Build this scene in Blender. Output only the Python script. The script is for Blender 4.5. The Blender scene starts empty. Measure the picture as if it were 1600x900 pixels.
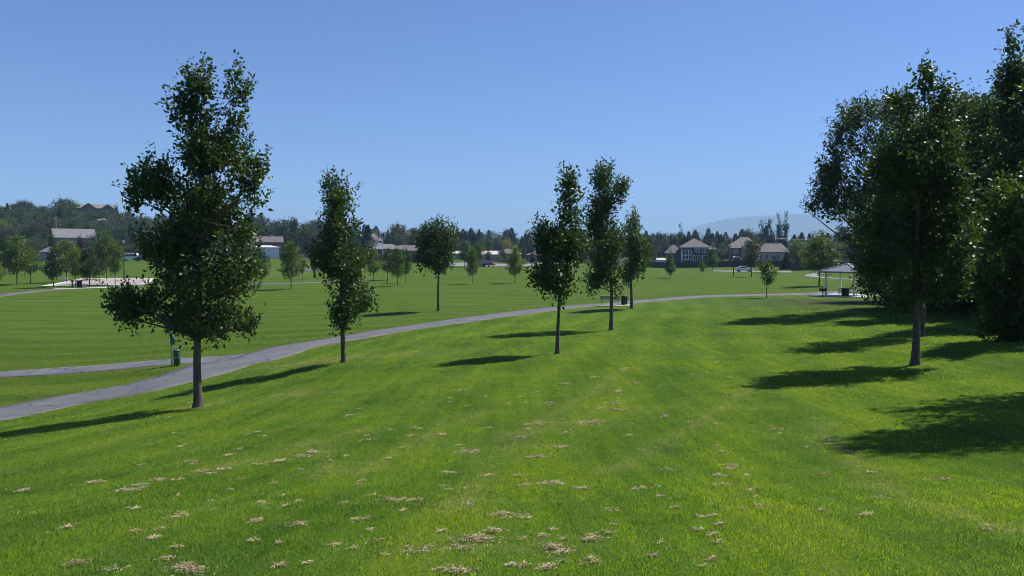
import bpy, math, random
import numpy as np
from mathutils import Vector, Matrix

R = math.radians
SC = bpy.context.scene
COL = SC.collection
rs = np.random.RandomState(7)
random.seed(7)

# ------------------------------------------------------------------ camera, sky, sun, exposure
F = 1240.0                      # focal length in photo pixels (1600 wide)
HOR = 395.0                     # horizon row of the photo
EYE = 1.7
PITCH = math.atan((450 - HOR) / F)
cam = bpy.data.cameras.new('camera'); cam_o = bpy.data.objects.new('camera', cam); COL.objects.link(cam_o)
cam.sensor_width = 36; cam.lens = F / 1600 * 36; cam.clip_start = 0.1; cam.clip_end = 40000
cam_o.location = (0, 0, EYE); cam_o.rotation_euler = (R(90) - PITCH, 0, 0)
SC.camera = cam_o

SUN_EL, SUN_AZ = R(52), R(57)    # azimuth from +Y towards +X
world = bpy.data.worlds.new("World"); SC.world = world; world.use_nodes = True
wn = world.node_tree; wn.nodes.clear()
sky = wn.nodes.new('ShaderNodeTexSky'); sky.sky_type = 'NISHITA'; sky.sun_disc = False
sky.sun_elevation = SUN_EL; sky.sun_rotation = SUN_AZ
sky.altitude = 1400; sky.air_density = 1.0; sky.dust_density = 0.75; sky.ozone_density = 2.5
bg = wn.nodes.new('ShaderNodeBackground'); bg.inputs['Strength'].default_value = 0.051
wo = wn.nodes.new('ShaderNodeOutputWorld')
wb = wn.nodes.new('ShaderNodeMix'); wb.data_type = 'RGBA'; wb.blend_type = 'MULTIPLY'; wb.inputs[0].default_value = 1; wb.inputs[7].default_value = (0.79, 0.98, 1.46, 1)   # the camera's cool white balance
wn.links.new(sky.outputs[0], wb.inputs[6]); wn.links.new(wb.outputs[2], bg.inputs['Color']); wn.links.new(bg.outputs[0], wo.inputs['Surface'])
sl = bpy.data.lights.new('sun', 'SUN'); sl.energy = 5.0; sl.angle = R(0.53); sl.color = (1.0, 0.955, 0.88)
so = bpy.data.objects.new('sun', sl); COL.objects.link(so)
sdir = Vector((math.sin(SUN_AZ) * math.cos(SUN_EL), math.cos(SUN_AZ) * math.cos(SUN_EL), math.sin(SUN_EL)))
so.rotation_euler = (-sdir).to_track_quat('-Z', 'Y').to_euler()
SC.view_settings.view_transform = 'Standard'; SC.view_settings.look = 'None'
SC.view_settings.exposure = 0.76; SC.view_settings.gamma = 1.0
SC.render.engine = 'CYCLES'
SC.cycles.max_bounces = 6; SC.cycles.diffuse_bounces = 3; SC.cycles.glossy_bounces = 2; SC.cycles.transmission_bounces = 4
SC.cycles.volume_bounces = 0; SC.cycles.filter_width = 1.0

# ------------------------------------------------------------------ materials
def nt(name):
    m = bpy.data.materials.new(name); m.use_nodes = True
    t = m.node_tree; t.nodes.clear()
    return m, t, t.nodes, t.links

def mixc(t, fac, a, b, mode='MIX'):
    n = t.nodes.new('ShaderNodeMix'); n.data_type = 'RGBA'; n.blend_type = mode
    for i, v in ((0, fac), (6, a), (7, b)):
        if hasattr(v, 'is_linked') or isinstance(v, bpy.types.NodeSocket): t.links.new(v, n.inputs[i])
        else: n.inputs[i].default_value = v if i == 0 else (*v[:3], 1)
    return n.outputs[2]

def noise(t, scale, detail=3, vec=None, rough=0.55):
    n = t.nodes.new('ShaderNodeTexNoise'); n.inputs['Scale'].default_value = scale
    n.inputs['Detail'].default_value = detail; n.inputs['Roughness'].default_value = rough
    if vec is not None: t.links.new(vec, n.inputs['Vector'])
    return n.outputs[0]

def remap(t, v, a, b, c=0.0, d=1.0):
    n = t.nodes.new('ShaderNodeMapRange'); n.inputs[1].default_value = a; n.inputs[2].default_value = b
    n.inputs[3].default_value = c; n.inputs[4].default_value = d
    t.links.new(v, n.inputs[0]); return n.outputs[0]

def math_n(t, op, a, b=None):
    n = t.nodes.new('ShaderNodeMath'); n.operation = op
    for i, v in ((0, a), (1, b)):
        if v is None: continue
        if isinstance(v, bpy.types.NodeSocket): t.links.new(v, n.inputs[i])
        else: n.inputs[i].default_value = v
    return n.outputs[0]

def attr(t, name):
    n = t.nodes.new('ShaderNodeAttribute'); n.attribute_name = name; return n.outputs['Fac']

def mat(name, col, rough=0.7, metal=0.0, var=0.25, scale=3.0, bump=0.0, bscale=20, spec=0.4):
    """plain surface with noise variation in colour (object coordinates) and optional bump"""
    m, t, N, L = nt(name)
    tc = N.new('ShaderNodeTexCoord'); p = N.new('ShaderNodeBsdfPrincipled'); o = N.new('ShaderNodeOutputMaterial')
    n1 = noise(t, scale, 4, tc.outputs['Object'])
    f = remap(t, n1, 0.3, 0.7)
    lo = [c * (1 - var) for c in col]; hi = [min(1, c * (1 + var)) for c in col]
    L.new(mixc(t, f, lo, hi), p.inputs['Base Color'])
    p.inputs['Roughness'].default_value = rough; p.inputs['Metallic'].default_value = metal
    p.inputs['Specular IOR Level'].default_value = spec
    if bump:
        b = N.new('ShaderNodeBump'); b.inputs['Strength'].default_value = bump; b.inputs['Distance'].default_value = 0.02
        L.new(noise(t, bscale, 5, tc.outputs['Object']), b.inputs['Height']); L.new(b.outputs[0], p.inputs['Normal'])
    L.new(p.outputs[0], o.inputs[0])
    return m

def bark_mat(name, a, b):
    m, t, N, L = nt(name)
    tc = N.new('ShaderNodeTexCoord'); mp = N.new('ShaderNodeMapping'); mp.inputs['Scale'].default_value = (1, 1, 0.18)
    L.new(tc.outputs['Object'], mp.inputs[0])
    n1 = noise(t, 28, 5, mp.outputs[0], 0.65); n2 = noise(t, 2.2, 3, tc.outputs['Object'])
    p = N.new('ShaderNodeBsdfPrincipled'); o = N.new('ShaderNodeOutputMaterial')
    c = mixc(t, remap(t, n1, 0.38, 0.62), a, b)
    c = mixc(t, remap(t, n2, 0.5, 0.8, 0, 0.35), c, [x * 1.5 for x in b])
    L.new(c, p.inputs['Base Color']); p.inputs['Roughness'].default_value = 0.9; p.inputs['Specular IOR Level'].default_value = 0.2
    bp = N.new('ShaderNodeBump'); bp.inputs['Strength'].default_value = 0.9; bp.inputs['Distance'].default_value = 0.03
    L.new(n1, bp.inputs['Height']); L.new(bp.outputs[0], p.inputs['Normal'])
    L.new(p.outputs[0], o.inputs[0]); return m

def leaf_mat(name, col, trans=0.25, rough=0.38, spec=0.5, hue=0.35):
    m, t, N, L = nt(name)
    r = attr(t, 'rnd'); oi = N.new('ShaderNodeObjectInfo')
    dark = [c * (1 - hue) for c in col]; lite = [col[0] * (1 + hue * 1.5), col[1] * (1 + hue), col[2] * (1 + hue * 0.3)]
    c = mixc(t, r, dark, lite)
    c = mixc(t, remap(t, oi.outputs['Random'], 0, 1, 0, 0.35), c, [col[0] * 1.5, col[1] * 1.15, col[2] * 0.8])
    p = N.new('ShaderNodeBsdfPrincipled'); L.new(c, p.inputs['Base Color'])
    p.inputs['Roughness'].default_value = rough; p.inputs['Specular IOR Level'].default_value = spec
    tr = N.new('ShaderNodeBsdfTranslucent')
    L.new(mixc(t, 0.5, c, [col[0] * 3.2, col[1] * 2.6, col[2] * 0.7]), tr.inputs['Color'])
    mx = N.new('ShaderNodeMixShader'); mx.inputs[0].default_value = trans
    L.new(p.outputs[0], mx.inputs[1]); L.new(tr.outputs[0], mx.inputs[2])
    o = N.new('ShaderNodeOutputMaterial'); L.new(mx.outputs[0], o.inputs[0]); return m

def lawn_color(t, N, L):
    """one colour field for the soil sheet and the blades that stand on it"""
    g = N.new('ShaderNodeNewGeometry'); pos = g.outputs['Position']
    sp = N.new('ShaderNodeSeparateXYZ'); L.new(pos, sp.inputs[0])
    x, y = sp.outputs[0], sp.outputs[1]
    flat = N.new('ShaderNodeCombineXYZ'); L.new(x, flat.inputs[0]); L.new(y, flat.inputs[1])
    fv = flat.outputs[0]
    big = noise(t, 0.16, 4, fv, 0.6); mid = noise(t, 1.1, 4, fv, 0.6); fine = noise(t, 9.0, 3, fv, 0.7)
    zone = attr(t, 'zone'); dry = attr(t, 'dry')
    # mowing stripes: across the view on the far lawn, up and down the slope on the near one
    wob = math_n(t, 'MULTIPLY', math_n(t, 'SUBTRACT', noise(t, 0.05, 2, fv), 0.5), 14.0)
    far = math_n(t, 'SINE', math_n(t, 'MULTIPLY', math_n(t, 'ADD', math_n(t, 'ADD', y, math_n(t, 'MULTIPLY', x, 0.14)), wob), 1.35))
    wob2 = math_n(t, 'MULTIPLY', math_n(t, 'SUBTRACT', noise(t, 0.12, 2, fv), 0.5), 3.0)
    near = math_n(t, 'SINE', math_n(t, 'MULTIPLY', math_n(t, 'ADD', math_n(t, 'SUBTRACT', x, math_n(t, 'MULTIPLY', y, 0.22)), wob2), 2.6))
    st = N.new('ShaderNodeMix'); st.data_type = 'FLOAT'
    L.new(zone, st.inputs[0]); L.new(near, st.inputs[2]); L.new(far, st.inputs[3])
    s = math_n(t, 'ADD', math_n(t, 'MULTIPLY', big, 0.9), math_n(t, 'MULTIPLY', mid, 0.55))
    s = math_n(t, 'ADD', s, math_n(t, 'MULTIPLY', fine, 0.3))
    s = math_n(t, 'ADD', s, math_n(t, 'MULTIPLY', st.outputs[0], 0.085))
    sn = N.new('ShaderNodeMapping'); sn.inputs['Rotation'].default_value = (0, 0, 0.2); sn.inputs['Scale'].default_value = (3.2, 0.16, 1); L.new(fv, sn.inputs[0])
    ns = math_n(t, 'SUBTRACT', noise(t, 1.0, 4, sn.outputs[0], 0.65), 0.5)
    s = math_n(t, 'ADD', s, math_n(t, 'MULTIPLY', ns, 0.75))
    f = remap(t, s, 0.52, 1.24)
    rp = N.new('ShaderNodeValToRGB'); L.new(f, rp.inputs[0])
    e = rp.color_ramp.elements
    e[0].position = 0.0; e[0].color = (0.036, 0.088, 0.012, 1)
    e[1].position = 1.0; e[1].color = (0.146, 0.205, 0.016, 1)
    q = e.new(0.5); q.color = (0.079, 0.148, 0.013, 1)
    stv = N.new('ShaderNodeMapping'); stv.inputs['Scale'].default_value = (0.06, 1.1, 1); stv.inputs['Rotation'].default_value = (0, 0, -0.13); L.new(fv, stv.inputs[0])
    streak = noise(t, 1.0, 5, stv.outputs[0], 0.65)
    zf = math_n(t, 'ADD', math_n(t, 'MULTIPLY', st.outputs[0], 0.085), math_n(t, 'MULTIPLY', streak, 1.5))
    st2 = N.new('ShaderNodeMapping'); st2.inputs['Scale'].default_value = (0.4, 5.0, 1); st2.inputs['Rotation'].default_value = (0, 0, -0.13); L.new(fv, st2.inputs[0])
    zf = math_n(t, 'ADD', zf, math_n(t, 'MULTIPLY', math_n(t, 'SUBTRACT', noise(t, 1.0, 4, st2.outputs[0], 0.7), 0.5), 0.5))
    zc = mixc(t, remap(t, zf, 0.5, 1.0), (0.043, 0.083, 0.009), (0.096, 0.146, 0.018))
    c = mixc(t, math_n(t, 'MULTIPLY', zone, 0.85), rp.outputs[0], zc, 'MIX')
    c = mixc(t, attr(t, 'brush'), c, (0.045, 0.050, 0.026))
    pale = remap(t, math_n(t, 'ADD', math_n(t, 'MULTIPLY', noise(t, 0.55, 5, fv, 0.7), 0.6), math_n(t, 'MULTIPLY', noise(t, 1.3, 4, sn.outputs[0], 0.7), 0.4)), 0.49, 0.62)
    c = mixc(t, math_n(t, 'MULTIPLY', pale, 0.42), c, (0.082, 0.138, 0.034))
    dn = remap(t, noise(t, 5.0, 4, fv, 0.7), 0.35, 0.65)
    c = mixc(t, math_n(t, 'MULTIPLY', dry, dn), c, (0.25, 0.225, 0.115))
    return c, fv

def lawn_mat():
    m, t, N, L = nt('lawn')
    c, fv = lawn_color(t, N, L)
    fine = noise(t, 40, 4, fv, 0.75)
    c = mixc(t, remap(t, fine, 0.35, 0.7), mixc(t, 1.0, c, (0.60, 0.60, 0.60), 'MULTIPLY'), c)
    p = N.new('ShaderNodeBsdfPrincipled'); L.new(c, p.inputs['Base Color'])
    p.inputs['Roughness'].default_value = 0.95; p.inputs['Specular IOR Level'].default_value = 0.04
    b = N.new('ShaderNodeBump'); b.inputs['Strength'].default_value = 0.8; b.inputs['Distance'].default_value = 0.05
    L.new(noise(t, 14, 5, fv, 0.8), b.inputs['Height']); L.new(b.outputs[0], p.inputs['Normal'])
    o = N.new('ShaderNodeOutputMaterial'); L.new(p.outputs[0], o.inputs[0]); return m

def blade_mat():
    m, t, N, L = nt('grass_blade')
    c, fv = lawn_color(t, N, L)
    r = attr(t, 'rnd')
    c = mixc(t, remap(t, r, 0.0, 0.8, 0.0, 1.0), mixc(t, 1.0, c, (0.72, 0.78, 0.95), 'MULTIPLY'), mixc(t, 1.0, c, (2.2, 2.0, 1.75), 'MULTIPLY'))
    c = mixc(t, math_n(t, 'GREATER_THAN', r, 0.955), c, (0.24, 0.22, 0.09))
    p = N.new('ShaderNodeBsdfPrincipled'); L.new(c, p.inputs['Base Color'])
    p.inputs['Roughness'].default_value = 0.42; p.inputs['Specular IOR Level'].default_value = 0.5
    tr = N.new('ShaderNodeBsdfTranslucent'); L.new(mixc(t, 1.0, c, (1.7, 1.6, 0.8), 'MULTIPLY'), tr.inputs['Color'])
    mx = N.new('ShaderNodeMixShader'); mx.inputs[0].default_value = 0.5
    L.new(p.outputs[0], mx.inputs[1]); L.new(tr.outputs[0], mx.inputs[2])
    o = N.new('ShaderNodeOutputMaterial'); L.new(mx.outputs[0], o.inputs[0]); return m

def asphalt_mat(name, a, b, crack=True):
    m, t, N, L = nt(name)
    tc = N.new('ShaderNodeTexCoord'); v = tc.outputs['Object']
    c = mixc(t, remap(t, noise(t, 0.7, 4, v), 0.3, 0.7), a, b)
    c = mixc(t, remap(t, noise(t, 90, 3, v, 0.8), 0.35, 0.7, 0, 0.6), c, [x * 0.6 for x in a])
    if crack:
        vo = N.new('ShaderNodeTexVoronoi'); vo.feature = 'DISTANCE_TO_EDGE'; vo.inputs['Scale'].default_value = 0.28
        wv = N.new('ShaderNodeVectorMath'); wv.operation = 'ADD'
        nz = N.new('ShaderNodeTexNoise'); nz.inputs['Scale'].default_value = 1.2
        L.new(v, nz.inputs['Vector']); L.new(v, wv.inputs[0]); L.new(nz.outputs[1], wv.inputs[1]); L.new(wv.outputs[0], vo.inputs['Vector'])
        c = mixc(t, remap(t, vo.outputs[0], 0.003, 0.011, 0.8, 0.0), c, (0.02, 0.02, 0.022))
    p = N.new('ShaderNodeBsdfPrincipled'); L.new(c, p.inputs['Base Color']); p.inputs['Roughness'].default_value = 0.85
    p.inputs['Specular IOR Level'].default_value = 0.25
    b_ = N.new('ShaderNodeBump'); b_.inputs['Strength'].default_value = 0.4; b_.inputs['Distance'].default_value = 0.01
    L.new(noise(t, 120, 3, v, 0.8), b_.inputs['Height']); L.new(b_.outputs[0], p.inputs['Normal'])
    o = N.new('ShaderNodeOutputMaterial'); L.new(p.outputs[0], o.inputs[0]); return m

def lined_mat(name, col, freq, axis=2, depth=0.25, rough=0.7, var=0.2):
    """siding, shingle courses or seams: fine repeating lines of the surface itself, with bump"""
    m, t, N, L = nt(name)
    tc = N.new('ShaderNodeTexCoord'); sp = N.new('ShaderNodeSeparateXYZ'); L.new(tc.outputs['Object'], sp.inputs[0])
    s = math_n(t, 'FRACT', math_n(t, 'MULTIPLY', sp.outputs[axis], freq))
    n1 = remap(t, noise(t, 1.5, 5, tc.outputs['Object'], 0.7), 0.3, 0.7)
    c = mixc(t, n1, [x * (1 - var) for x in col], [x * (1 + var) for x in col])
    p = N.new('ShaderNodeBsdfPrincipled'); L.new(c, p.inputs['Base Color']); p.inputs['Roughness'].default_value = rough
    b = N.new('ShaderNodeBump'); b.inputs['Strength'].default_value = depth; b.inputs['Distance'].default_value = 0.03
    L.new(s, b.inputs['Height']); L.new(b.outputs[0], p.inputs['Normal'])
    o = N.new('ShaderNodeOutputMaterial'); L.new(p.outputs[0], o.inputs[0]); return m

M = dict(
    lawn=lawn_mat(), blade=blade_mat(),
    path=asphalt_mat('path_asphalt', (0.086, 0.090, 0.103), (0.143, 0.147, 0.159)),
    road=asphalt_mat('road_asphalt', (0.16, 0.16, 0.165), (0.22, 0.22, 0.225), False),
    conc=asphalt_mat('concrete', (0.46, 0.45, 0.42), (0.56, 0.55, 0.51), False),
    sand=asphalt_mat('court_surface', (0.30, 0.245, 0.225), (0.36, 0.30, 0.27), False),
    straw=mat('dry_clippings', (0.46, 0.37, 0.22), 0.9, var=0.35, scale=12),
    bark=bark_mat('oak_bark', (0.055, 0.043, 0.034), (0.15, 0.12, 0.095)),
    barkgrey=bark_mat('grey_bark', (0.09, 0.08, 0.068), (0.22, 0.20, 0.17)),
    deadwood=bark_mat('dead_wood', (0.25, 0.21, 0.17), (0.40, 0.35, 0.30)),
    oak=leaf_mat('oak_leaf', (0.026, 0.062, 0.012), 0.30, 0.50, 0.36),
    oak_lit=leaf_mat('young_oak_leaf', (0.040, 0.085, 0.012), 0.28, 0.45, 0.5),
    cotton=leaf_mat('cottonwood_leaf', (0.026, 0.060, 0.012), 0.30, 0.52, 0.32),
    maple=leaf_mat('maple_leaf', (0.055, 0.112, 0.015), 0.32, 0.5, 0.35),
    maple_dark=leaf_mat('dark_maple_leaf', (0.030, 0.064, 0.013), 0.18, 0.5, 0.3),
    yellowgreen=leaf_mat('yellow_green_leaf', (0.095, 0.155, 0.014), 0.3, 0.5, 0.3),
    wood_mid=leaf_mat('mixed_leaf', (0.040, 0.072, 0.020), 0.15, 0.6, 0.2),
    wood_dark=leaf_mat('dark_leaf', (0.020, 0.040, 0.015), 0.1, 0.6, 0.2),
    wood_grey=leaf_mat('grey_green_leaf', (0.060, 0.085, 0.042), 0.12, 0.6, 0.2),
    conifer=leaf_mat('needle', (0.017, 0.034, 0.017), 0.05, 0.65, 0.2),
    yellow=leaf_mat('golden_leaf', (0.22, 0.20, 0.02), 0.25, 0.6, 0.2),
    purple=leaf_mat('purple_leaf', (0.045, 0.018, 0.022), 0.15, 0.5, 0.3, 0.25),
    steel=mat('grey_metal', (0.30, 0.31, 0.33), 0.4, 0.7, 0.1),
    darkmetal=mat('dark_metal', (0.025, 0.025, 0.028), 0.5, 0.3, 0.2),
    black=mat('black_steel', (0.012, 0.012, 0.014), 0.45, 0.3, 0.2),
    rubber=mat('rubber', (0.015, 0.015, 0.015), 0.8, 0, 0.2),
    white=mat('white_paint', (0.74, 0.74, 0.72), 0.5, 0, 0.06),
    cream=mat('cream_paint', (0.62, 0.58, 0.50), 0.6, 0, 0.08),
    greenpaint=mat('green_enamel', (0.03, 0.085, 0.055), 0.35, 0.1, 0.2),
    greenbench=mat('green_bench_coating', (0.10, 0.17, 0.12), 0.45, 0.1, 0.2),
    tan=mat('tan_board', (0.42, 0.32, 0.22), 0.8, 0, 0.2),
    glass=mat('window_glass', (0.03, 0.04, 0.05), 0.06, 0, 0.3, spec=0.8),
    signface=mat('sign_face', (0.60, 0.63, 0.62), 0.4, 0, 0.05),
    carpaint=mat('silver_car_paint', (0.62, 0.64, 0.67), 0.25, 0.3, 0.04),
    darkcar=mat('black_car_paint', (0.02, 0.02, 0.025), 0.2, 0.2, 0.1),
    redlens=mat('red_lens', (0.55, 0.03, 0.02), 0.25, 0, 0.1),
    orange=mat('orange_plastic', (0.75, 0.16, 0.05), 0.5, 0, 0.1),
    roof_seam=lined_mat('seamed_metal_roof', (0.13, 0.145, 0.175), 2.2, 0, 0.15, 0.4, 0.08),
    roof_brown=lined_mat('brown_shingles', (0.105, 0.094, 0.092), 5, 2, 0.4, 0.85),
    roof_tan=lined_mat('tan_shingles', (0.165, 0.148, 0.135), 5, 2, 0.4, 0.85),
    roof_grey=lined_mat('grey_shingles', (0.15, 0.15, 0.155), 5, 2, 0.4, 0.85),
    roof_white=lined_mat('white_roof', (0.46, 0.44, 0.42), 4, 2, 0.3, 0.8, 0.08),
    wall_blue=lined_mat('slate_blue_siding', (0.060, 0.068, 0.085), 6, 2, 0.3),
    wall_beige=lined_mat('beige_siding', (0.42, 0.35, 0.26), 6, 2, 0.3),
    wall_brick=mat('red_brown_brick', (0.17, 0.085, 0.07), 0.85, 0, 0.35, 6),
    wall_grey=lined_mat('grey_siding', (0.20, 0.21, 0.24), 6, 2, 0.3),
    wall_dark=lined_mat('dark_siding', (0.09, 0.08, 0.085), 6, 2, 0.3),
    fence=lined_mat('dark_fence_board', (0.035, 0.030, 0.028), 7, 0, 0.4, 0.85, 0.3),
    soil=mat('verge_soil', (0.13, 0.105, 0.06), 0.95, var=0.4, scale=4),
    rock=mat('mountain_rock', (0.055, 0.06, 0.05), 0.95, 0, 0.35, 0.0012),
)

# ------------------------------------------------------------------ helpers: objects
def put(o, parent=None):
    COL.objects.link(o)
    if parent is not None: o.parent = parent
    return o

def tag(o, label=None, cat=None, group=None, kind=None):
    if label: o['label'] = label
    if cat: o['category'] = cat
    if group: o['group'] = group
    if kind: o['kind'] = kind
    return o

def thing(name, label, cat, loc, rz=0.0, group=None, scale=1.0):
    o = bpy.data.objects.new(name, None); o.empty_display_size = 0.2
    o.location = loc; o.rotation_euler = (0, 0, rz); o.scale = (scale,) * 3
    put(o); return tag(o, label, cat, group)

def mesh_np(name, V, Fa, m, face_rnd=None, smooth=False):
    """V (n,3); Fa (k,3|4) int"""
    me = bpy.data.meshes.new(name)
    V = np.asarray(V, np.float32); Fa = np.asarray(Fa, np.int32); k = Fa.shape[1]
    me.vertices.add(len(V)); me.vertices.foreach_set('co', V.ravel())
    me.loops.add(Fa.size); me.loops.foreach_set('vertex_index', Fa.ravel())
    me.polygons.add(len(Fa)); me.polygons.foreach_set('loop_start', np.arange(0, Fa.size, k, dtype=np.int32))
    if smooth: me.polygons.foreach_set('use_smooth', np.ones(len(Fa), bool))
    if face_rnd is not None:
        a = me.attributes.new('rnd', 'FLOAT', 'FACE'); a.data.foreach_set('value', np.asarray(face_rnd, np.float32))
    me.update(calc_edges=True); me.materials.append(m)
    return me

def ob(name, me, parent=None):
    return put(bpy.data.objects.new(name, me), parent)

class MB:
    """collects boxes, tubes, prisms; build() links them as one mesh object"""
    def __init__(s): s.v = []; s.f = []
    def add(s, vs, fs):
        k = len(s.v); s.v += [tuple(p) for p in vs]; s.f += [tuple(i + k for i in f) for f in fs]; return s
    def box(s, c, d, rz=0.0, rx=0.0):
        x, y, z = (q / 2 for q in d)
        mt = Matrix.Translation(c) @ Matrix.Rotation(rz, 4, 'Z') @ Matrix.Rotation(rx, 4, 'X')
        vs = [mt @ Vector(p) for p in ((-x, -y, -z), (x, -y, -z), (x, y, -z), (-x, y, -z), (-x, -y, z), (x, -y, z), (x, y, z), (-x, y, z))]
        return s.add(vs, ((0, 3, 2, 1), (4, 5, 6, 7), (0, 1, 5, 4), (1, 2, 6, 5), (2, 3, 7, 6), (3, 0, 4, 7)))
    def tube(s, pts, rad, n=10, cap=True):
        pts = [Vector(p) for p in pts]; vs = []; m = len(pts)
        if not hasattr(rad, '__len__'): rad = [rad] * m
        for i, p in enumerate(pts):
            d = (pts[min(i + 1, m - 1)] - pts[max(i - 1, 0)]).normalized()
            a = d.cross(Vector((0, 1, 0)) if abs(d.y) < 0.9 else Vector((1, 0, 0))).normalized(); b = d.cross(a)
            for j in range(n):
                q = 2 * math.pi * j / n; vs.append(p + (a * math.cos(q) + b * math.sin(q)) * rad[i])
        fs = [(i * n + j, i * n + (j + 1) % n, (i + 1) * n + (j + 1) % n, (i + 1) * n + j) for i in range(m - 1) for j in range(n)]
        if cap: fs += [tuple(range(n))[::-1], tuple(range((m - 1) * n, m * n))]
        return s.add(vs, fs)
    def lathe(s, prof, n=20, c=(0, 0, 0)):
        vs = []; m = len(prof)
        for r, z in prof:
            for j in range(n):
                q = 2 * math.pi * j / n; vs.append((c[0] + r * math.cos(q), c[1] + r * math.sin(q), c[2] + z))
        fs = [(i * n + j, i * n + (j + 1) % n, (i + 1) * n + (j + 1) % n, (i + 1) * n + j) for i in range(m - 1) for j in range(n)]
        fs += [tuple(range(n))[::-1], tuple(range((m - 1) * n, m * n))]
        return s.add(vs, fs)
    def prism(s, poly, y0, y1):
        """polygon in XZ extruded along Y"""
        n = len(poly)
        vs = [(x, y0, z) for x, z in poly] + [(x, y1, z) for x, z in poly]
        fs = [tuple(range(n)), tuple(range(n, 2 * n))[::-1]] + [(i, i + n, (i + 1) % n + n, (i + 1) % n) for i in range(n)]
        return s.add(vs, fs)
    def build(s, name, m, parent=None, bevel=0.0, smooth=False):
        me = bpy.data.meshes.new(name); me.from_pydata(s.v, [], s.f); me.materials.append(m)
        import bmesh
        bm = bmesh.new(); bm.from_mesh(me); bmesh.ops.recalc_face_normals(bm, faces=bm.faces)
        bm.to_mesh(me); bm.free()
        if smooth:
            for p in me.polygons: p.use_smooth = len(p.vertices) == 4
        o = ob(name, me, parent)
        if bevel:
            b = o.modifiers.new('bevel', 'BEVEL'); b.width = bevel; b.segments = 2; b.limit_method = 'ANGLE'
        return o

def copy_tree(root, loc, rz=0, scale=None, label=None, group=None):
    r = root.copy(); COL.objects.link(r); r.location = loc; r.rotation_euler = (0, 0, rz)
    if scale is not None: r.scale = scale if hasattr(scale, '__len__') else (scale,) * 3
    if label: r['label'] = label
    if group: r['group'] = group
    for ch in list(root.children):
        c = ch.copy(); COL.objects.link(c); c.parent = r
        for g in list(ch.children):
            d = g.copy(); COL.objects.link(d); d.parent = c
    return r

# ------------------------------------------------------------------ the ground
CP, SP = math.cos(PITCH), math.sin(PITCH)
def ray(px, py):
    u, w = (px - 800) / F, (450 - py) / F
    x, y, z = u, CP + w * SP, -SP + w * CP      # camera looks along +Y, pitched down
    return x / y, z / y                         # per metre of Y
def at(px, py, d):
    a, b = ray(px, py); return np.array((a * d, d, EYE + b * d))

A = [at(*p) for p in (
    (0, 900, 4.4), (400, 900, 4.3), (800, 900, 4.3), (1200, 900, 4.25), (1600, 900, 4.2),
    (800, 750, 9.3), (200, 750, 10.0), (1400, 750, 8.9), (0, 690, 17.6), (310, 636, 22.6),
    (800, 650, 16.4), (800, 600, 22.0), (871, 553, 30.4), (537, 566, 31), (955, 516, 43), (987, 482, 62.7),
    (1430, 570, 24), (1435, 525, 33.4), (1600, 540, 25.6), (1600, 700, 11), (1200, 650, 15.6), (1400, 650, 14.8), (1200, 560, 27.5),
    (1400, 482, 51.3), (1600, 490, 43), (310, 570, 36.5), (100, 629, 30), (0, 648, 27.5), (0, 585, 37.5), (273, 571, 36),
    (685, 485, 67.5), (200, 500, 70), (-200, 500, 72), (455, 452, 112), (100, 445, 125), (-200, 445, 130),
    (1198, 465, 78), (1326, 463, 84), (1500, 452, 95), (1100, 463, 80), (805, 443, 125), (1174, 433, 150), (1280, 447, 105),
    (800, 417, 225), (1050, 420, 235), (1170, 425, 205), (1320, 422, 205), (1600, 420, 220), (800, 411, 320), (1070, 409.5, 290), (1190, 409, 290),
    (440, 405, 260), (200, 406, 250), (0, 410, 250), (118, 392, 300),
    (0, 347, 470), (150, 350, 490), (250, 364, 480), (370, 384, 450), (-500, 347, 490), (520, 395, 450), (800, 400, 500), (1200, 400, 500), (1700, 400, 500))]
A += [np.array(p) for p in ((0, 0, 0.0), (0, -20, 1.2), (0, -200, 2.0), (30, 0, 0.2), (-30, 0, -2.6), (32, 22, -0.9), (60, 45, 0.0), (-60, 20, -4.6),
    (300, 0, 2), (-300, 0, -5), (300, 150, 0), (-400, 900, 22.), (0, 900, 4.), (300, 1000, -2), (-3000, 1500, 30.), (9000, 9000, -3.), (0, 12000, -3.),
    (-9000, 9000, 10.), (9000, 0, 0), (-9000, 0, 0), (0, -2000, 0), (4000, 3000, -3.))]
A = np.array(A)
S0 = 15.0
def warp(x, y): return np.arcsinh(x / S0), np.arcsinh(y / S0)
wx, wy = warp(A[:, 0], A[:, 1])
def kern(r2): return 0.5 * r2 * np.log(np.maximum(r2, 1e-12))
n = len(A)
K = kern((wx[:, None] - wx) ** 2 + (wy[:, None] - wy) ** 2) + np.eye(n) * 2e-4
P = np.stack([np.ones(n), wx, wy], 1)
sol = np.linalg.solve(np.block([[K, P], [P.T, np.zeros((3, 3))]]), np.concatenate([A[:, 2], np.zeros(3)]))
def gz_exact(x, y):
    x = np.atleast_1d(np.asarray(x, float)); y = np.atleast_1d(np.asarray(y, float)); out = np.empty(len(x))
    for i in range(0, len(x), 40000):
        a, b = warp(x[i:i + 40000], y[i:i + 40000])
        out[i:i + 40000] = kern((a[:, None] - wx) ** 2 + (b[:, None] - wy) ** 2) @ sol[:n] + sol[n] + sol[n + 1] * a + sol[n + 2] * b
    return out

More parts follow.
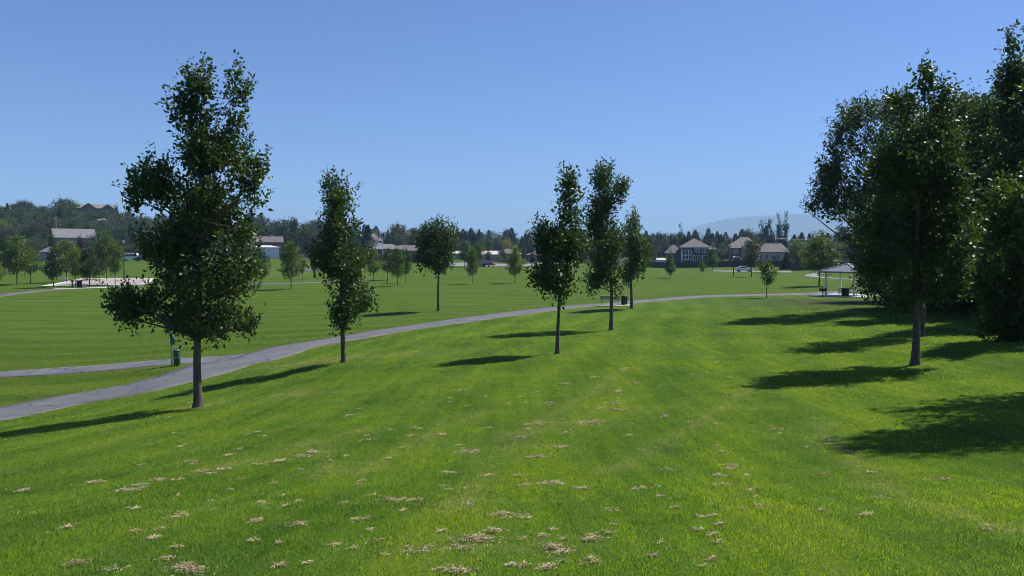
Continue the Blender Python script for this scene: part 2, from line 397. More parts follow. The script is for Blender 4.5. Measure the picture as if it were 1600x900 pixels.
def axis(lo_f, hi_f, lo, hi, step, grow):
    c = list(np.arange(lo_f, hi_f + 1e-6, step)); s = step; x = c[-1]
    while x < hi: s = min(s * grow, 500); x += s; c.append(x)
    s = step; x = c[0]
    while x > lo: s = min(s * grow, 500); x -= s; c.insert(0, x)
    return np.array(c)
GX = axis(-40, 40, -12000, 12000, 0.5, 1.035); GY = axis(-6, 70, -3000, 12500, 0.5, 1.03)
XX, YY = np.meshgrid(GX, GY)
ZZ = gz_exact(XX.ravel(), YY.ravel()).reshape(XX.shape)
def gz(x, y):
    x = np.atleast_1d(np.asarray(x, float)); y = np.atleast_1d(np.asarray(y, float))
    i = np.clip(np.searchsorted(GX, x) - 1, 0, len(GX) - 2); j = np.clip(np.searchsorted(GY, y) - 1, 0, len(GY) - 2)
    u = (x - GX[i]) / (GX[i + 1] - GX[i]); v = (y - GY[j]) / (GY[j + 1] - GY[j])
    return (ZZ[j, i] * (1 - u) + ZZ[j, i + 1] * u) * (1 - v) + (ZZ[j + 1, i] * (1 - u) + ZZ[j + 1, i + 1] * u) * v
def G(x, y): return float(gz(x, y)[0])
DD = np.exp(np.linspace(math.log(2.5), math.log(900), 4000))
def hit(px, py):
    """where the sight line through a photo pixel meets the ground"""
    a, b = ray(px, py)
    h = EYE + b * DD - gz(a * DD, DD)
    k = np.argmax(h < 0) if (h < 0).any() else len(DD) - 1
    return np.array((a * DD[k], DD[k], G(a * DD[k], DD[k])))
def hits(pts): return np.array([hit(*p) for p in pts])

def smooth_line(P_, step):
    P_ = np.asarray(P_)[:, :2]; out = []
    Q = np.vstack([2 * P_[0] - P_[1], P_, 2 * P_[-1] - P_[-2]])
    for i in range(1, len(Q) - 2):
        k = max(2, int(np.linalg.norm(Q[i + 1] - Q[i]) / step))
        for t in np.linspace(0, 1, k, endpoint=False):
            a, b, c, d = Q[i - 1:i + 3]
            out.append(0.5 * (2 * b + (c - a) * t + (2 * a - 5 * b + 4 * c - d) * t * t + (3 * b - a - 3 * c + d) * t ** 3))
    out.append(Q[-2]); return np.array(out)

MAIN = smooth_line(hits([(-330, 716), (-160, 680), (0, 648), (100, 629), (200, 611), (260, 597), (310, 584), (350, 571), (400, 561.5), (460, 543), (535, 530.5), (600, 518.5), (700, 504),
                         (770, 494), (870, 482), (960, 474.7), (1030, 468.5), (1100, 463.3), (1200, 460.6), (1300, 457.2), (1350, 454.4), (1430, 450)]), 0.5)
BRANCH = smooth_line(hits([(-420, 614), (-200, 598), (0, 585.3), (100, 579.5), (200, 571.3), (265, 565.3), (330, 562.5), (400, 556), (440, 549)]), 0.5)
COURTPATH = smooth_line(hits([(-60, 471), (0, 461.8), (60, 455), (110, 451), (160, 448.6), (225, 446), (320, 445), (410, 444.2), (500, 441.2), (590, 438)]), 1.5)
FARLOOP = smooth_line(hits([(580, 416.5), (520, 416), (490, 418), (479, 421), (495, 423.8), (540, 424.5)]), 2.0)
RIGHTLOOP = smooth_line(hits([(1400, 440.5), (1340, 437.3), (1290, 434.3), (1266, 431), (1278, 427.5), (1300, 425.5), (1340, 424.6)]), 1.5)

def ribbon_edges(C, w):
    d = np.gradient(C, axis=0); d /= np.linalg.norm(d, axis=1)[:, None]
    nrm = np.stack([-d[:, 1], d[:, 0]], 1)
    return C + nrm * w / 2, C - nrm * w / 2
def ribbon(name, C, w, m, lift, jitter=0.0):
    Lf, Rt = ribbon_edges(C, w)
    if jitter:
        d = np.gradient(C, axis=0); d /= np.linalg.norm(d, axis=1)[:, None]; nr = np.stack([-d[:, 1], d[:, 0]], 1)
        s = np.cumsum(np.r_[0, np.linalg.norm(np.diff(C, axis=0), axis=1)])
        Lf = Lf + nr * (np.sin(s * 0.9) * np.sin(s * 2.3 + 1) * jitter)[:, None]; Rt = Rt + nr * (np.sin(s * 1.1 + 2) * np.sin(s * 2.9) * jitter)[:, None]
    cols = [Lf + (Rt - Lf) * t for t in np.linspace(0, 1, 7)]
    V = []; k = len(C)
    for c in cols: V.append(np.c_[c, gz(c[:, 0], c[:, 1]) + lift])
    V.insert(0, np.c_[Lf, gz(Lf[:, 0], Lf[:, 1]) - 0.1]); V.append(np.c_[Rt, gz(Rt[:, 0], Rt[:, 1]) - 0.1])
    nc = len(V); V = np.concatenate(V)
    Fa = [(c * k + i, (c + 1) * k + i, (c + 1) * k + i + 1, c * k + i + 1) for c in range(nc - 1) for i in range(k - 1)]
    o = ob(name, mesh_np(name, V, Fa, m)); o['kind'] = 'structure'; return o

def poly_dist(x, y, C):
    """distance to a polyline, for many points"""
    best = np.full(len(x), 1e9)
    for i in range(0, len(x), 20000):
        p = np.stack([x[i:i + 20000], y[i:i + 20000]], 1)
        d = ((p[:, None] - C[None, ::2]) ** 2).sum(2).min(1); best[i:i + 20000] = np.sqrt(d)
    return best

# dry patches and pale mower tracks (world discs and lines)
DRY = [(hit(480, 566), 2.2, 0.9, 0.8), (hit(560, 559), 2.4, 0.8, 0.55), (hit(470, 618), 1.4, 0.45, 0.55), (hit(650, 552), 3.0, 1.4, 0.25), (hit(455, 615), 0.7, 0.35, 0.8),
       (hit(871, 552), 0.5, 0.35, 0.45), (hit(310, 635), 0.65, 0.5, 0.95), (hit(955, 516), 0.5, 0.4, 0.3), (hit(1430, 570), 0.3, 0.3, 0.5), (hit(1000, 640), 1.2, 0.5, 0.25),
       (hit(900, 660), 0.8, 0.5, 0.3), (hit(745, 850), 0.5, 0.35, 0.3), (hit(60, 470), 6, 2, 0.2), (hit(450, 428), 9, 8, 0.3)]
TRACKS = [smooth_line(hits(q), 0.15) for q in (
    [(480, 690), (505, 700), (512, 725), (500, 750)], [(1270, 655), (1300, 690), (1345, 730), (1400, 770), (1480, 800), (1600, 830)],
    [(780, 690), (850, 655), (920, 615), (980, 575)], [(700, 800), (790, 700), (870, 660)], [(560, 740), (650, 690), (760, 640)], [(940, 740), (1060, 680), (1180, 600)],
    [(300, 740), (420, 710), (560, 672)])]
def dry_field(x, y, fine=True):
    d = np.zeros(len(x))
    for c, a, b, s in DRY: d = np.maximum(d, s * np.exp(-(((x - c[0]) / a) ** 2 + ((y - c[1]) / b) ** 2)))
    if fine:
        ok = np.where((y < 30) & (y > 2))[0]
        for T in TRACKS:
            q = poly_dist(x[ok], y[ok], T); d[ok] = np.maximum(d[ok], 0.65 * np.exp(-(q / 0.15) ** 2))
    return np.clip(d, 0, 1)
def zone_field(x, y):
    o = np.argsort(MAIN[:, 0]); yy = np.interp(x, MAIN[o, 0], MAIN[o, 1])
    return np.clip((y - yy) / 3.0 + 0.5, 0, 1)

def brush_field(x, y):
    # yards, scrub and leaf litter where the mown park ends
    edge = np.interp(x / np.maximum(y, 1) * F + 800, [-600, 0, 230, 390, 480, 560, 700, 1000, 1240, 1600], [175, 250, 256, 268, 262, 258, 345, 262, 222, 200])
    b = np.clip((y - edge) / 6, 0, 1)
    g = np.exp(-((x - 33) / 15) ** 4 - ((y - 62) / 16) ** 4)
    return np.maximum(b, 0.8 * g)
V = np.c_[XX.ravel(), YY.ravel(), ZZ.ravel()]
ny, nx = XX.shape; idx = np.arange(ny * nx).reshape(ny, nx)
Fa = np.stack([idx[:-1, :-1], idx[:-1, 1:], idx[1:, 1:], idx[1:, :-1]], -1).reshape(-1, 4)
gm = mesh_np('ground', V, Fa, M['lawn'], smooth=True)
for nm, val in (('dry', dry_field(V[:, 0], V[:, 1])), ('zone', zone_field(V[:, 0], V[:, 1])), ('brush', brush_field(V[:, 0], V[:, 1]))):
    a = gm.attributes.new(nm, 'FLOAT', 'POINT'); a.data.foreach_set('value', val.astype(np.float32))
tag(ob('ground', gm), kind='structure')
ribbon('verge', MAIN, 3.22, M['soil'], 0.009, 0.05)
ribbon('branch_verge', BRANCH, 2.5, M['soil'], 0.006, 0.05)
ribbon('footpath', MAIN, 3.0, M['path'], 0.018, 0.05)
ribbon('branch_path', BRANCH, 2.3, M['path'], 0.014, 0.05)
ribbon('court_path', COURTPATH, 2.6, M['path'], 0.05)
ribbon('loop_path', FARLOOP, 3.2, M['path'], 0.06)
ribbon('pavilion_path', RIGHTLOOP, 2.6, M['road'], 0.05)

def drape(name, pts, m, lift, cut=10):
    """a quad of ground pixels draped on the ground"""
    q = hits(pts); V = []
    for j in range(cut + 1):
        for i in range(cut + 1):
            u, v = i / cut, j / cut
            p = (q[0] * (1 - u) + q[1] * u) * (1 - v) + (q[3] * (1 - u) + q[2] * u) * v
            V.append((p[0], p[1], G(p[0], p[1]) + lift))
    Fa = [(j * (cut + 1) + i, j * (cut + 1) + i + 1, (j + 1) * (cut + 1) + i + 1, (j + 1) * (cut + 1) + i) for j in range(cut) for i in range(cut)]
    return tag(ob(name, mesh_np(name, V, Fa, m)), kind='structure')
drape('court_kerb', [(64, 447.3), (229, 444.9), (244, 435.3), (127, 435.5)], M['conc'], 0.06)
drape('court', [(84, 446.0), (222, 443.9), (236, 436.2), (134, 436.4)], M['sand'], 0.075)
drape('court_apron', [(82, 452.4), (172, 450.3), (172, 449.4), (88, 450.9)], M['conc'], 0.06)
drape('road', [(695, 416), (870, 416), (870, 410.5), (695, 410.5)], M['road'], 0.06)
drape('parking_pavement', [(1112, 424.2), (1238, 426.2), (1238, 424.2), (1112, 422.6)], M['road'], 0.06)
drape('bench_pad', [(937, 479.4), (990, 478.0), (989, 476.6), (937, 477.8)], M['conc'], 0.05, 4)

# mountain beyond the valley: a real ridge nine to twelve kilometres out
def mountain():
    us = np.linspace(900, 2000, 160); ds = np.linspace(8200, 11800, 40); V = []
    prof_x = [900, 1040, 1085, 1130, 1165, 1200, 1250, 1320, 1400, 1550, 1750, 2000]; prof_y = [392, 380, 358.5, 346, 340.5, 337, 334.5, 336, 334, 328, 335, 360]
    r2 = np.random.RandomState(3); ph = r2.rand(12) * 6.28
    for j, d in enumerate(ds):
        t = j / (len(ds) - 1); rise = math.sin(min(1, t / 0.6) * math.pi / 2) if t < 0.6 else math.cos((t - 0.6) / 0.4 * math.pi / 2 * 0.8)
        for u in us:
            top = (HOR - np.interp(u, prof_x, prof_y)) / F * (ds[0] + 0.6 * (ds[-1] - ds[0]))
            x = (u - 800) / F * d
            nz = sum(math.sin(x * 0.0011 * (k + 1) + d * 0.0014 * (k + 1.5) + ph[k]) / (k + 1) for k in range(6)) * 28
            V.append((x, d, -8 + max(0, top + 8) * rise + nz * rise * (1 if t != 0.6 else 0.3) * 0.6))
    nu = len(us)
    Fa = [(j * nu + i, j * nu + i + 1, (j + 1) * nu + i + 1, (j + 1) * nu + i) for j in range(len(ds) - 1) for i in range(nu - 1)]
    tag(ob('mountain', mesh_np('mountain', V, Fa, M['rock'], smooth=True)), kind='structure')
mountain()

def haze():
    m, t, N, L = nt('haze_air')
    v = N.new('ShaderNodeVolumePrincipled'); v.inputs['Color'].default_value = (0.43, 0.70, 1.0, 1)
    v.inputs['Density'].default_value = 0.00015
    o = N.new('ShaderNodeOutputMaterial'); L.new(v.outputs[0], o.inputs['Volume'])
    zlo, zhi = float(ZZ.min()) - 10, 590
    b = MB().box((0, 4800, (zlo + zhi) / 2), (27000, 17000, zhi - zlo)).build('haze', m)
    tag(b, kind='stuff')
haze()

# ------------------------------------------------------------------ trees
def leaf_quads(P_, D_, L_, W_, rr):
    """one folded leaf per point: base P, direction D"""
    k = len(P_); up = rr.randn(k, 3)
    s = np.cross(D_, up); s /= np.linalg.norm(s, axis=1)[:, None] + 1e-9
    nn = np.cross(s, D_)
    L_ = L_[:, None]; W_ = W_[:, None]
    mid = P_ + D_ * L_ * 0.5
    V = np.stack([P_, mid + s * W_ / 2 + nn * W_ * 0.16, P_ + D_ * L_ - nn * L_ * 0.10, mid - s * W_ / 2 + nn * W_ * 0.16], 1).reshape(-1, 3)
    return V, np.arange(k * 4).reshape(-1, 4)

def tubes_np(lines, nseg):
    """lines: list of (pts (m,3), radii) -> one mesh"""
    Vs = []; Fs = []; off = 0
    for pts, rad in lines:
        pts = np.asarray(pts, float); m = len(pts); d = np.gradient(pts, axis=0); d /= np.linalg.norm(d, axis=1)[:, None] + 1e-9
        ref = np.where(np.abs(d[:, 2:3]) > 0.9, [[1., 0, 0]], [[0, 0, 1.]])
        ref = np.repeat([[1., 0, 0]] if abs(d[0, 2]) > 0.8 else [[0, 0, 1.]], m, 0)
        a = np.cross(d, ref); a /= np.linalg.norm(a, axis=1)[:, None] + 1e-9; b = np.cross(d, a)
        q = np.linspace(0, 2 * np.pi, nseg, endpoint=False)
        ring = pts[:, None] + (a[:, None] * np.cos(q)[None, :, None] + b[:, None] * np.sin(q)[None, :, None]) * np.asarray(rad)[:, None, None]
        Vs.append(ring.reshape(-1, 3)); i = np.arange(m - 1)[:, None] * nseg; j = np.arange(nseg)[None]; j2 = (j + 1) % nseg
        Fs.append(np.stack([i + j, i + j2, i + nseg + j2, i + nseg + j], -1).reshape(-1, 4) + off); off += m * nseg
    return np.concatenate(Vs), np.concatenate(Fs)

def grow(H, lobes, r0, n_leaf, leaf_len, seed, lean=(0, 0), per=11, spread=0.05, twig_share=0.5, clear=None, gap=0.0, shoot=None):
    """trunk + limbs mesh data and leaf mesh data for a tree whose crown fills the given ellipsoids (local metres: cx, cy, cz, rx, ry, rz)"""
    rr = np.random.RandomState(seed); lob = np.array(lobes, float)
    top = lob[np.argmax(lob[:, 2])]
    zc = lob[:, 2] - lob[:, 5]; clear = zc.min() if clear is None else clear
    # trunk
    k = 16; t = np.linspace(0, 1, k); zt = top[2] + top[5] * 0.55
    tx = lean[0] * t + top[0] * t ** 2 + np.sin(t * 7 + seed) * 0.012 * H * t * (1 - t) * 2
    ty = lean[1] * t + top[1] * t ** 2 + np.cos(t * 6 + seed * 2) * 0.012 * H * t * (1 - t) * 2
    tp = np.c_[tx, ty, t * zt]; tp[0, 2] = -0.12
    tr = r0 * (1 - 0.93 * t ** 0.85); tr[0] = r0 * 1.75
    tp = np.insert(tp, 1, [[tx[0], ty[0], 0.10 + 0.03 * H * 0.2]], 0); tr = np.insert(tr, 1, r0 * 1.12)
    lines = [(tp, tr)]; nodes = [tp[3:]]
    def trunk_at(z):
        return np.array([np.interp(z, tp[:, 2], tp[:, 0]), np.interp(z, tp[:, 2], tp[:, 1]), z]), float(np.interp(z, tp[:, 2], tr))
    for c in lob:
        nl = 2 if max(c[3:]) > 0.09 * H else 1
        for q in range(nl):
            e = c[:3] + rr.uniform(-0.45, 0.45, 3) * c[3:] + (c[:3] - np.array([*trunk_at(c[2])[0][:2], c[2]])) * 0.15
            hd = np.hypot(*(e[:2] - trunk_at(e[2])[0][:2]))
            za = np.clip(e[2] - hd * rr.uniform(0.55, 1.1) - 0.25 * c[5], clear * 0.95, zt * 0.96)
            a, ra = trunk_at(za)
            m = 8; s = np.linspace(0, 1, m)[:, None]
            bend = np.array([0, 0, 0.06 * hd]); pts = a * (1 - s) + e * s + bend * (4 * s * (1 - s)) * rr.uniform(0, 1) + rr.randn(m, 3) * 0.012 * H * np.clip(s * 3, 0, 1) * 0.4
            rad = np.linspace(min(ra * 0.5, 0.16 * r0 + 0.008 * hd), 0.006 + 0.0006 * H, m)
            lines.append((pts, rad)); nodes.append(pts[2:])
    # side branches
    base = np.concatenate(nodes)
    area = (lob[:, 3] * lob[:, 4] + lob[:, 3] * lob[:, 5] + lob[:, 4] * lob[:, 5]); nclump = max(30, n_leaf // per)
    pick = rr.choice(len(lob), nclump, p=area / area.sum()); u = rr.randn(nclump, 3); u /= np.linalg.norm(u, axis=1)[:, None]
    rad = rr.rand(nclump) ** 0.42; C = lob[pick, :3] + u * lob[pick, 3:] * rad[:, None]
    C += rr.randn(nclump, 3) * 0.08 * lob[pick, 3:]
    if gap:                                    # leave irregular holes in the crown
        f = np.sin(C[:, 0] * gap + seed) + np.sin(C[:, 1] * gap * 1.1 + 2 * seed) + np.sin(C[:, 2] * gap * 0.9 + 3 * seed)
        C = C[f < 1.2]; pick = pick[f < 1.2]; nclump = len(C)
    order = rr.permutation(nclump)[: int(nclump * twig_share)]
    tw = []
    for i in range(0, len(order), 400):
        cc = C[order[i:i + 400]]; dd = ((cc[:, None] - base[None]) ** 2).sum(2) + (np.maximum(0, base[None, :, 2] - cc[:, None, 2]) ** 2) * 3
        j = dd.argmin(1)
        for p, b in zip(cc, base[j]):
            mdl = (p + b) / 2 + rr.randn(3) * 0.04 * np.linalg.norm(p - b); l = np.linalg.norm(p - b)
            if l > 0.05: tw.append((np.array([b, mdl, p]), [0.004 + 0.011 * min(l, 2.0) * (H / 9), 0.004 + 0.004 * (H / 9), 0.003]))
    V1, F1 = tubes_np(lines, 9)
    if tw:
        V2, F2 = tubes_np(tw, 3); F2 = F2 + len(V1); V1 = np.concatenate([V1, V2]); F1 = np.concatenate([F1, F2])
    # leaves: whorls at the ends of the twigs
    ci = np.repeat(np.arange(nclump), per); k = len(ci)
    sl = leaf_len * 3.4 if shoot is None else shoot
    out = (C - lob[pick, :3]) / lob[pick, 3:]; out[:, 2] *= 0.5
    sd = out * 0.75 + rr.randn(nclump, 3) * 0.32 + np.array((0, 0, 0.85)); sd /= np.linalg.norm(sd, axis=1)[:, None]
    sd *= (sl * rr.uniform(0.5, 1.35, nclump))[:, None]
    t_ = rr.rand(k) ** 0.9; D_ = rr.randn(k, 3); D_ /= np.linalg.norm(D_, axis=1)[:, None]; D_ += sd[ci] / sl * 0.55 * t_[:, None]; D_ /= np.linalg.norm(D_, axis=1)[:, None]
    P_ = C[ci] + sd[ci] * (t_ - 0.6)[:, None] + D_ * leaf_len * 0.2 + rr.randn(k, 3) * spread * (1.1 - 0.7 * t_)[:, None]
    L_ = leaf_len * rr.uniform(0.65, 1.25, k) * (1.1 - 0.35 * t_)
    VL, FL = leaf_quads(P_, D_, L_, L_ * rr.uniform(0.45, 0.62, k), rr)
    rnd = np.clip(np.repeat(rr.rand(nclump), per) * 0.6 + rr.rand(k) * 0.4, 0, 1)
    return V1, F1, VL, FL, rnd

def tree_obj(name, label, base, H, lobes, r0, n_leaf, leaf_len, lm, bm, seed, group=None, cat='tree', **kw):
    V1, F1, VL, FL, rnd = grow(H, lobes, r0, n_leaf, leaf_len, seed, **kw)
    t = thing(name, label, cat, tuple(base), 0, group)
    ob('trunk', mesh_np('trunk', V1, F1, bm, smooth=True), t)
    ob('crown', mesh_np('crown', VL, FL, lm, rnd), t)
    return t

def px_tree(name, label, bx, by, lobes, r0, n_leaf, leaf_len, lm, bm, seed, group=None, d=None, depth=1.0, **kw):
    kw.setdefault('per', 15); kw.setdefault('shoot', leaf_len * 5.0); kw.setdefault('spread', leaf_len * 0.40)
    """tree whose crown masses are measured in the photo: (px, py, rx, ry) each an ellipsoid at the tree's own distance"""
    b = hit(bx, by); dist = b[1]; s = dist / F; rr = np.random.RandomState(seed + 99); out = []
    for q in lobes:
        c = at(q[0], q[1], dist) - b; rx, rz = q[2] * s, q[3] * s; ry = 0.5 * (rx + rz) * depth
        off = rr.uniform(-1, 1) * 0.45 * rx if len(q) < 5 else q[4]
        out.append((c[0], off, c[2], rx, ry, rz))
        if len(q) < 5 and rx > 0.55:      # the crown is as deep as it is wide: matching masses to the front and back
            out.append((c[0] + rr.uniform(-.2, .2) * rx, off + rx * 0.9, c[2] + rr.uniform(-.25, .15) * rz, rx * 0.62, ry * 0.7, rz * 0.7))
            out.append((c[0] + rr.uniform(-.2, .2) * rx, off - rx * 0.9, c[2] + rr.uniform(-.25, .15) * rz, rx * 0.62, ry * 0.7, rz * 0.7))
    top = min(q[1] - q[3] for q in lobes); H = (by - top) * s
    return tree_obj(name, label, b, H, out, r0, n_leaf, leaf_len, lm, bm, seed, group, **kw)

PK = 'young park trees along the footpath'
px_tree('oak_tree', 'tall twin-topped oak with a long low left limb beside the footpath', 310, 636,
        [(322, 124, 17, 28), (300, 128, 20, 26), (284, 168, 22, 28), (371, 142, 20, 40), (308, 168, 28, 36), (362, 178, 20, 30), (345, 222, 46, 42), (312, 235, 34, 40), (388, 265, 28, 34), (402, 262, 17, 24), (398, 300, 20, 24),
         (240, 290, 36, 34), (228, 268, 16, 26), (256, 262, 14, 22), (214, 305, 16, 20), (310, 318, 64, 58), (366, 350, 40, 48), (268, 375, 54, 42), (318, 430, 76, 50), (392, 410, 14, 24),
         (206, 472, 42, 26), (180, 468, 18, 20), (196, 480, 20, 18), (236, 462, 26, 26), (280, 490, 50, 26), (350, 497, 46, 22), (250, 490, 26, 12), (306, 510, 22, 12), (388, 498, 20, 16), (368, 508, 28, 14), (340, 514, 26, 10)], 0.125, 32000, 0.155, M['oak'], M['bark'], 11, PK, gap=2.6)
px_tree('oak_tree', 'slim oak with a dry brown patch of lawn at its foot', 537, 566,
        [(512, 272, 17, 26), (528, 308, 28, 32), (522, 350, 34, 36), (518, 395, 32, 40), (556, 345, 10, 22), (548, 410, 32, 36), (545, 462, 38, 34), (576, 462, 20, 22), (535, 492, 22, 16)],
        0.10, 13000, 0.16, M['oak'], M['bark'], 23, PK, gap=2.9)
px_tree('oak_tree', 'slim oak with a narrow shoulder on its left, nearest of the cluster by the bench', 871, 553,
        [(888, 284, 13, 24), (892, 322, 22, 34), (845, 362, 10, 26), (866, 375, 28, 28), (895, 385, 26, 36), (862, 428, 30, 26), (842, 432, 15, 14), (890, 440, 14, 12), (880, 455, 16, 10)],
        0.085, 9500, 0.17, M['oak'], M['bark'], 31, PK, gap=2.9, clear=2.3)
px_tree('oak_tree', 'tall oak with a forked top standing in front of the bench', 955, 516,
        [(942, 275, 21, 26), (972, 292, 18, 18), (948, 318, 30, 34), (928, 345, 18, 32), (956, 368, 32, 36), (945, 412, 28, 34), (930, 436, 18, 16), (963, 440, 14, 14)],
        0.115, 11000, 0.19, M['oak'], M['bark'], 44, PK, gap=2.4)
px_tree('oak_tree', 'leaning yellow-green tree growing beside the black bin', 987, 482,
        [(990, 345, 11, 18), (988, 375, 22, 26), (997, 405, 24, 28), (1004, 385, 12, 20), (982, 425, 16, 14)],
        0.13, 7000, 0.22, M['oak_lit'], M['bark'], 52, PK, lean=(-0.25, 0))
px_tree('maple_tree', 'round dark tree on a bare trunk alone beyond the footpath', 685, 486,
        [(682, 356, 20, 20), (664, 372, 20, 24), (700, 372, 16, 24), (680, 392, 30, 24), (664, 405, 18, 16), (700, 402, 14, 16), (686, 412, 20, 12)],
        0.13, 8000, 0.24, M['oak'], M['bark'], 61, PK)

# the wooded right side
RT = 'big trees of the dark grove'
px_tree('oak_tree', 'tall glossy broad tree with a straight bare trunk in front of the dark grove', 1430, 570,
        [(1442, 122, 17, 26), (1415, 165, 26, 32), (1470, 152, 20, 30), (1445, 210, 50, 48), (1490, 218, 22, 42), (1402, 260, 46, 50), (1468, 290, 52, 56), (1395, 345, 56, 50), (1450, 370, 54, 52),
         (1495, 360, 28, 56), (1370, 405, 42, 30), (1440, 440, 48, 26), (1490, 420, 22, 28), (1405, 472, 20, 12)], 0.125, 29000, 0.155, M['oak'], M['bark'], 71, gap=2.2)
px_tree('oak_tree', 'second broad tree half hidden behind the tall glossy one', 1439, 526,
        [(1440, 200, 28, 40), (1432, 260, 40, 52), (1415, 330, 46, 50), (1465, 330, 42, 55), (1440, 400, 48, 45), (1415, 440, 30, 25)], 0.13, 13000, 0.16, M['oak'], M['bark'], 83)
px_tree('cottonwood_tree', 'spreading cottonwood whose crown overhangs the picnic shelter', 1400, 484,
        [(1402, 166, 40, 24), (1345, 178, 30, 26), (1312, 212, 22, 32), (1370, 232, 56, 52), (1300, 266, 34, 40), (1285, 312, 24, 22), (1345, 305, 52, 46), (1425, 300, 56, 56), (1350, 375, 42, 40), (1400, 400, 40, 45)],
        0.3, 29000, 0.23, M['cotton'], M['barkgrey'], 91, RT, gap=1.3)
px_tree('cottonwood_tree', 'shaggy cottonwood in the middle of the dark grove', 1505, 487,
        [(1530, 158, 26, 26), (1490, 188, 30, 38), (1555, 185, 26, 38), (1522, 250, 56, 56), (1500, 320, 56, 56), (1560, 325, 46, 56), (1530, 395, 56, 46)],
        0.28, 30000, 0.26, M['cotton'], M['barkgrey'], 95, RT, gap=1.5)
px_tree('cottonwood_tree', 'tallest cottonwood of the grove with a ragged pointed top', 1605, 500,
        [(1581, 70, 14, 26), (1596, 118, 24, 38), (1572, 112, 12, 16), (1602, 180, 36, 46), (1590, 262, 40, 46), (1645, 180, 46, 78), (1600, 330, 46, 46), (1655, 320, 56, 66)],
        0.28, 34000, 0.22, M['cotton'], M['barkgrey'], 99, RT, gap=1.6)
px_tree('cottonwood_tree', 'far cottonwood filling the back of the grove', 1470, 470,
        [(1480, 190, 45, 40), (1440, 260, 60, 60), (1520, 260, 60, 60), (1480, 350, 70, 60), (1400, 380, 45, 50)], 0.3, 20000, 0.36, M['cotton'], M['barkgrey'], 103, RT)
px_tree('cottonwood_tree', 'dark cottonwood between the low branched tree and the far grove', 1565, 478,
        [(1570, 200, 45, 45), (1540, 290, 55, 60), (1620, 280, 60, 70), (1570, 380, 65, 60)], 0.3, 20000, 0.34, M['cotton'], M['barkgrey'], 107, RT)
px_tree('low_branched_tree', 'low branched tree with leaves down to the grass under the grove', 1592, 533,
        [(1580, 300, 34, 26), (1560, 350, 36, 36), (1602, 370, 46, 46), (1545, 420, 26, 26), (1592, 440, 50, 46), (1548, 470, 22, 30), (1592, 497, 44, 22), (1660, 430, 56, 78), (1590, 515, 46, 16), (1552, 506, 24, 16), (1640, 510, 40, 20), (1536, 445, 18, 26)],
        0.13, 22000, 0.19, M['oak_lit'], M['bark'], 111)

# the tree just outside the frame whose shadow falls on the near lawn
b = np.array((13.4, 16.5, G(13.4, 16.5)))
tree_obj('oak_tree', 'oak just past the frame edge that shades the near lawn', b, 11.5,
         [(0.2, 0, 12.0, 0.8, 0.8, 1.1), (0, 0.2, 10.8, 1.3, 1.3, 1.1), (0, -0.3, 9.6, 1.5, 1.6, 1.2), (0.5, -0.4, 8.0, 1.7, 1.7, 1.3), (0.3, 0.9, 6.6, 2.1, 2.1, 1.3), (0.9, -0.6, 5.4, 2.1, 2.3, 1.2), (-0.7, -0.9, 6.4, 1.6, 1.7, 1.0), (1.0, 1.2, 4.2, 1.7, 1.8, 0.8), (-0.4, 1.0, 4.6, 1.7, 1.8, 0.9), (0.4, -1.4, 3.9, 1.6, 1.5, 0.8)],
         0.16, 36000, 0.16, M['oak'], M['bark'], 121, per=20)

def shrub_lobes(r, h): return [(0, 0, h * .5, r, r, h * .5), (r * .5, .2, h * .45, r * .6, r * .6, h * .42), (-r * .5, -.2, h * .5, r * .6, r * .6, h * .45), (.1, r * .4, h * .75, r * .5, r * .5, h * .3)]
for i, (px, py, r, h) in enumerate(((1400, 481, 2.4, 4.2), (1432, 484, 2.6, 4.6), (1466, 487, 2.6, 5.0), (1500, 490, 2.6, 4.6), (1535, 493, 2.6, 5.0), (1572, 496, 2.6, 4.6), (1625, 500, 2.8, 5.0))):
    b = hit(px, py)
    words_ = ('leafy dark shrub at the shelter end of the grove', 'dark shrub just left of the twin bare trunks', 'dark shrub just right of the twin bare trunks', 'dark shrub deep under the middle cottonwood', 'dark shrub behind the low hanging leaves', 'dark shrub beside the low branched tree', 'dark shrub at the frame edge under the grove')
    tree_obj('shrub', words_[i], b, h, shrub_lobes(r, h), 0.05, 9000, 0.24, M['cotton'], M['bark'], 130 + i, 'understory shrubs of the grove', 'shrub', twig_share=0.1)

# ---- prototypes for smaller and farther trees
def gen_lobes(H, cb, Rw, seed, kind='oval'):
    rr = np.random.RandomState(seed); out = []; n_ = 9
    for i in range(n_):
        t = (i + 0.5) / n_; z = cb + (H - cb) * t
        if kind == 'oval': w = Rw * math.sin(math.pi * min(1, 0.16 + 0.84 * t)) ** 0.6
        elif kind == 'cone': w = Rw * (1.08 - t) * (1 if t > 0.1 else 0.7)
        elif kind == 'round': w = Rw * math.sqrt(max(0.1, 1 - (2 * t - 0.9) ** 2))
        else: w = Rw * (0.75 if t < 0.8 else 0.5)
        a = rr.rand() * 6.28
        for q in range(2 if w > 0.5 * Rw else 1):
            a += 2.6 + rr.rand(); o_ = w * rr.uniform(0.3, 0.55)
            out.append((math.cos(a) * o_, math.sin(a) * o_, min(z + rr.uniform(-.3, .3) * (H - cb) / n_, H - 0.03 * H), w * rr.uniform(.5, .68), w * rr.uniform(.5, .68), (H - cb) / n_ * rr.uniform(.9, 1.4)))
    return out

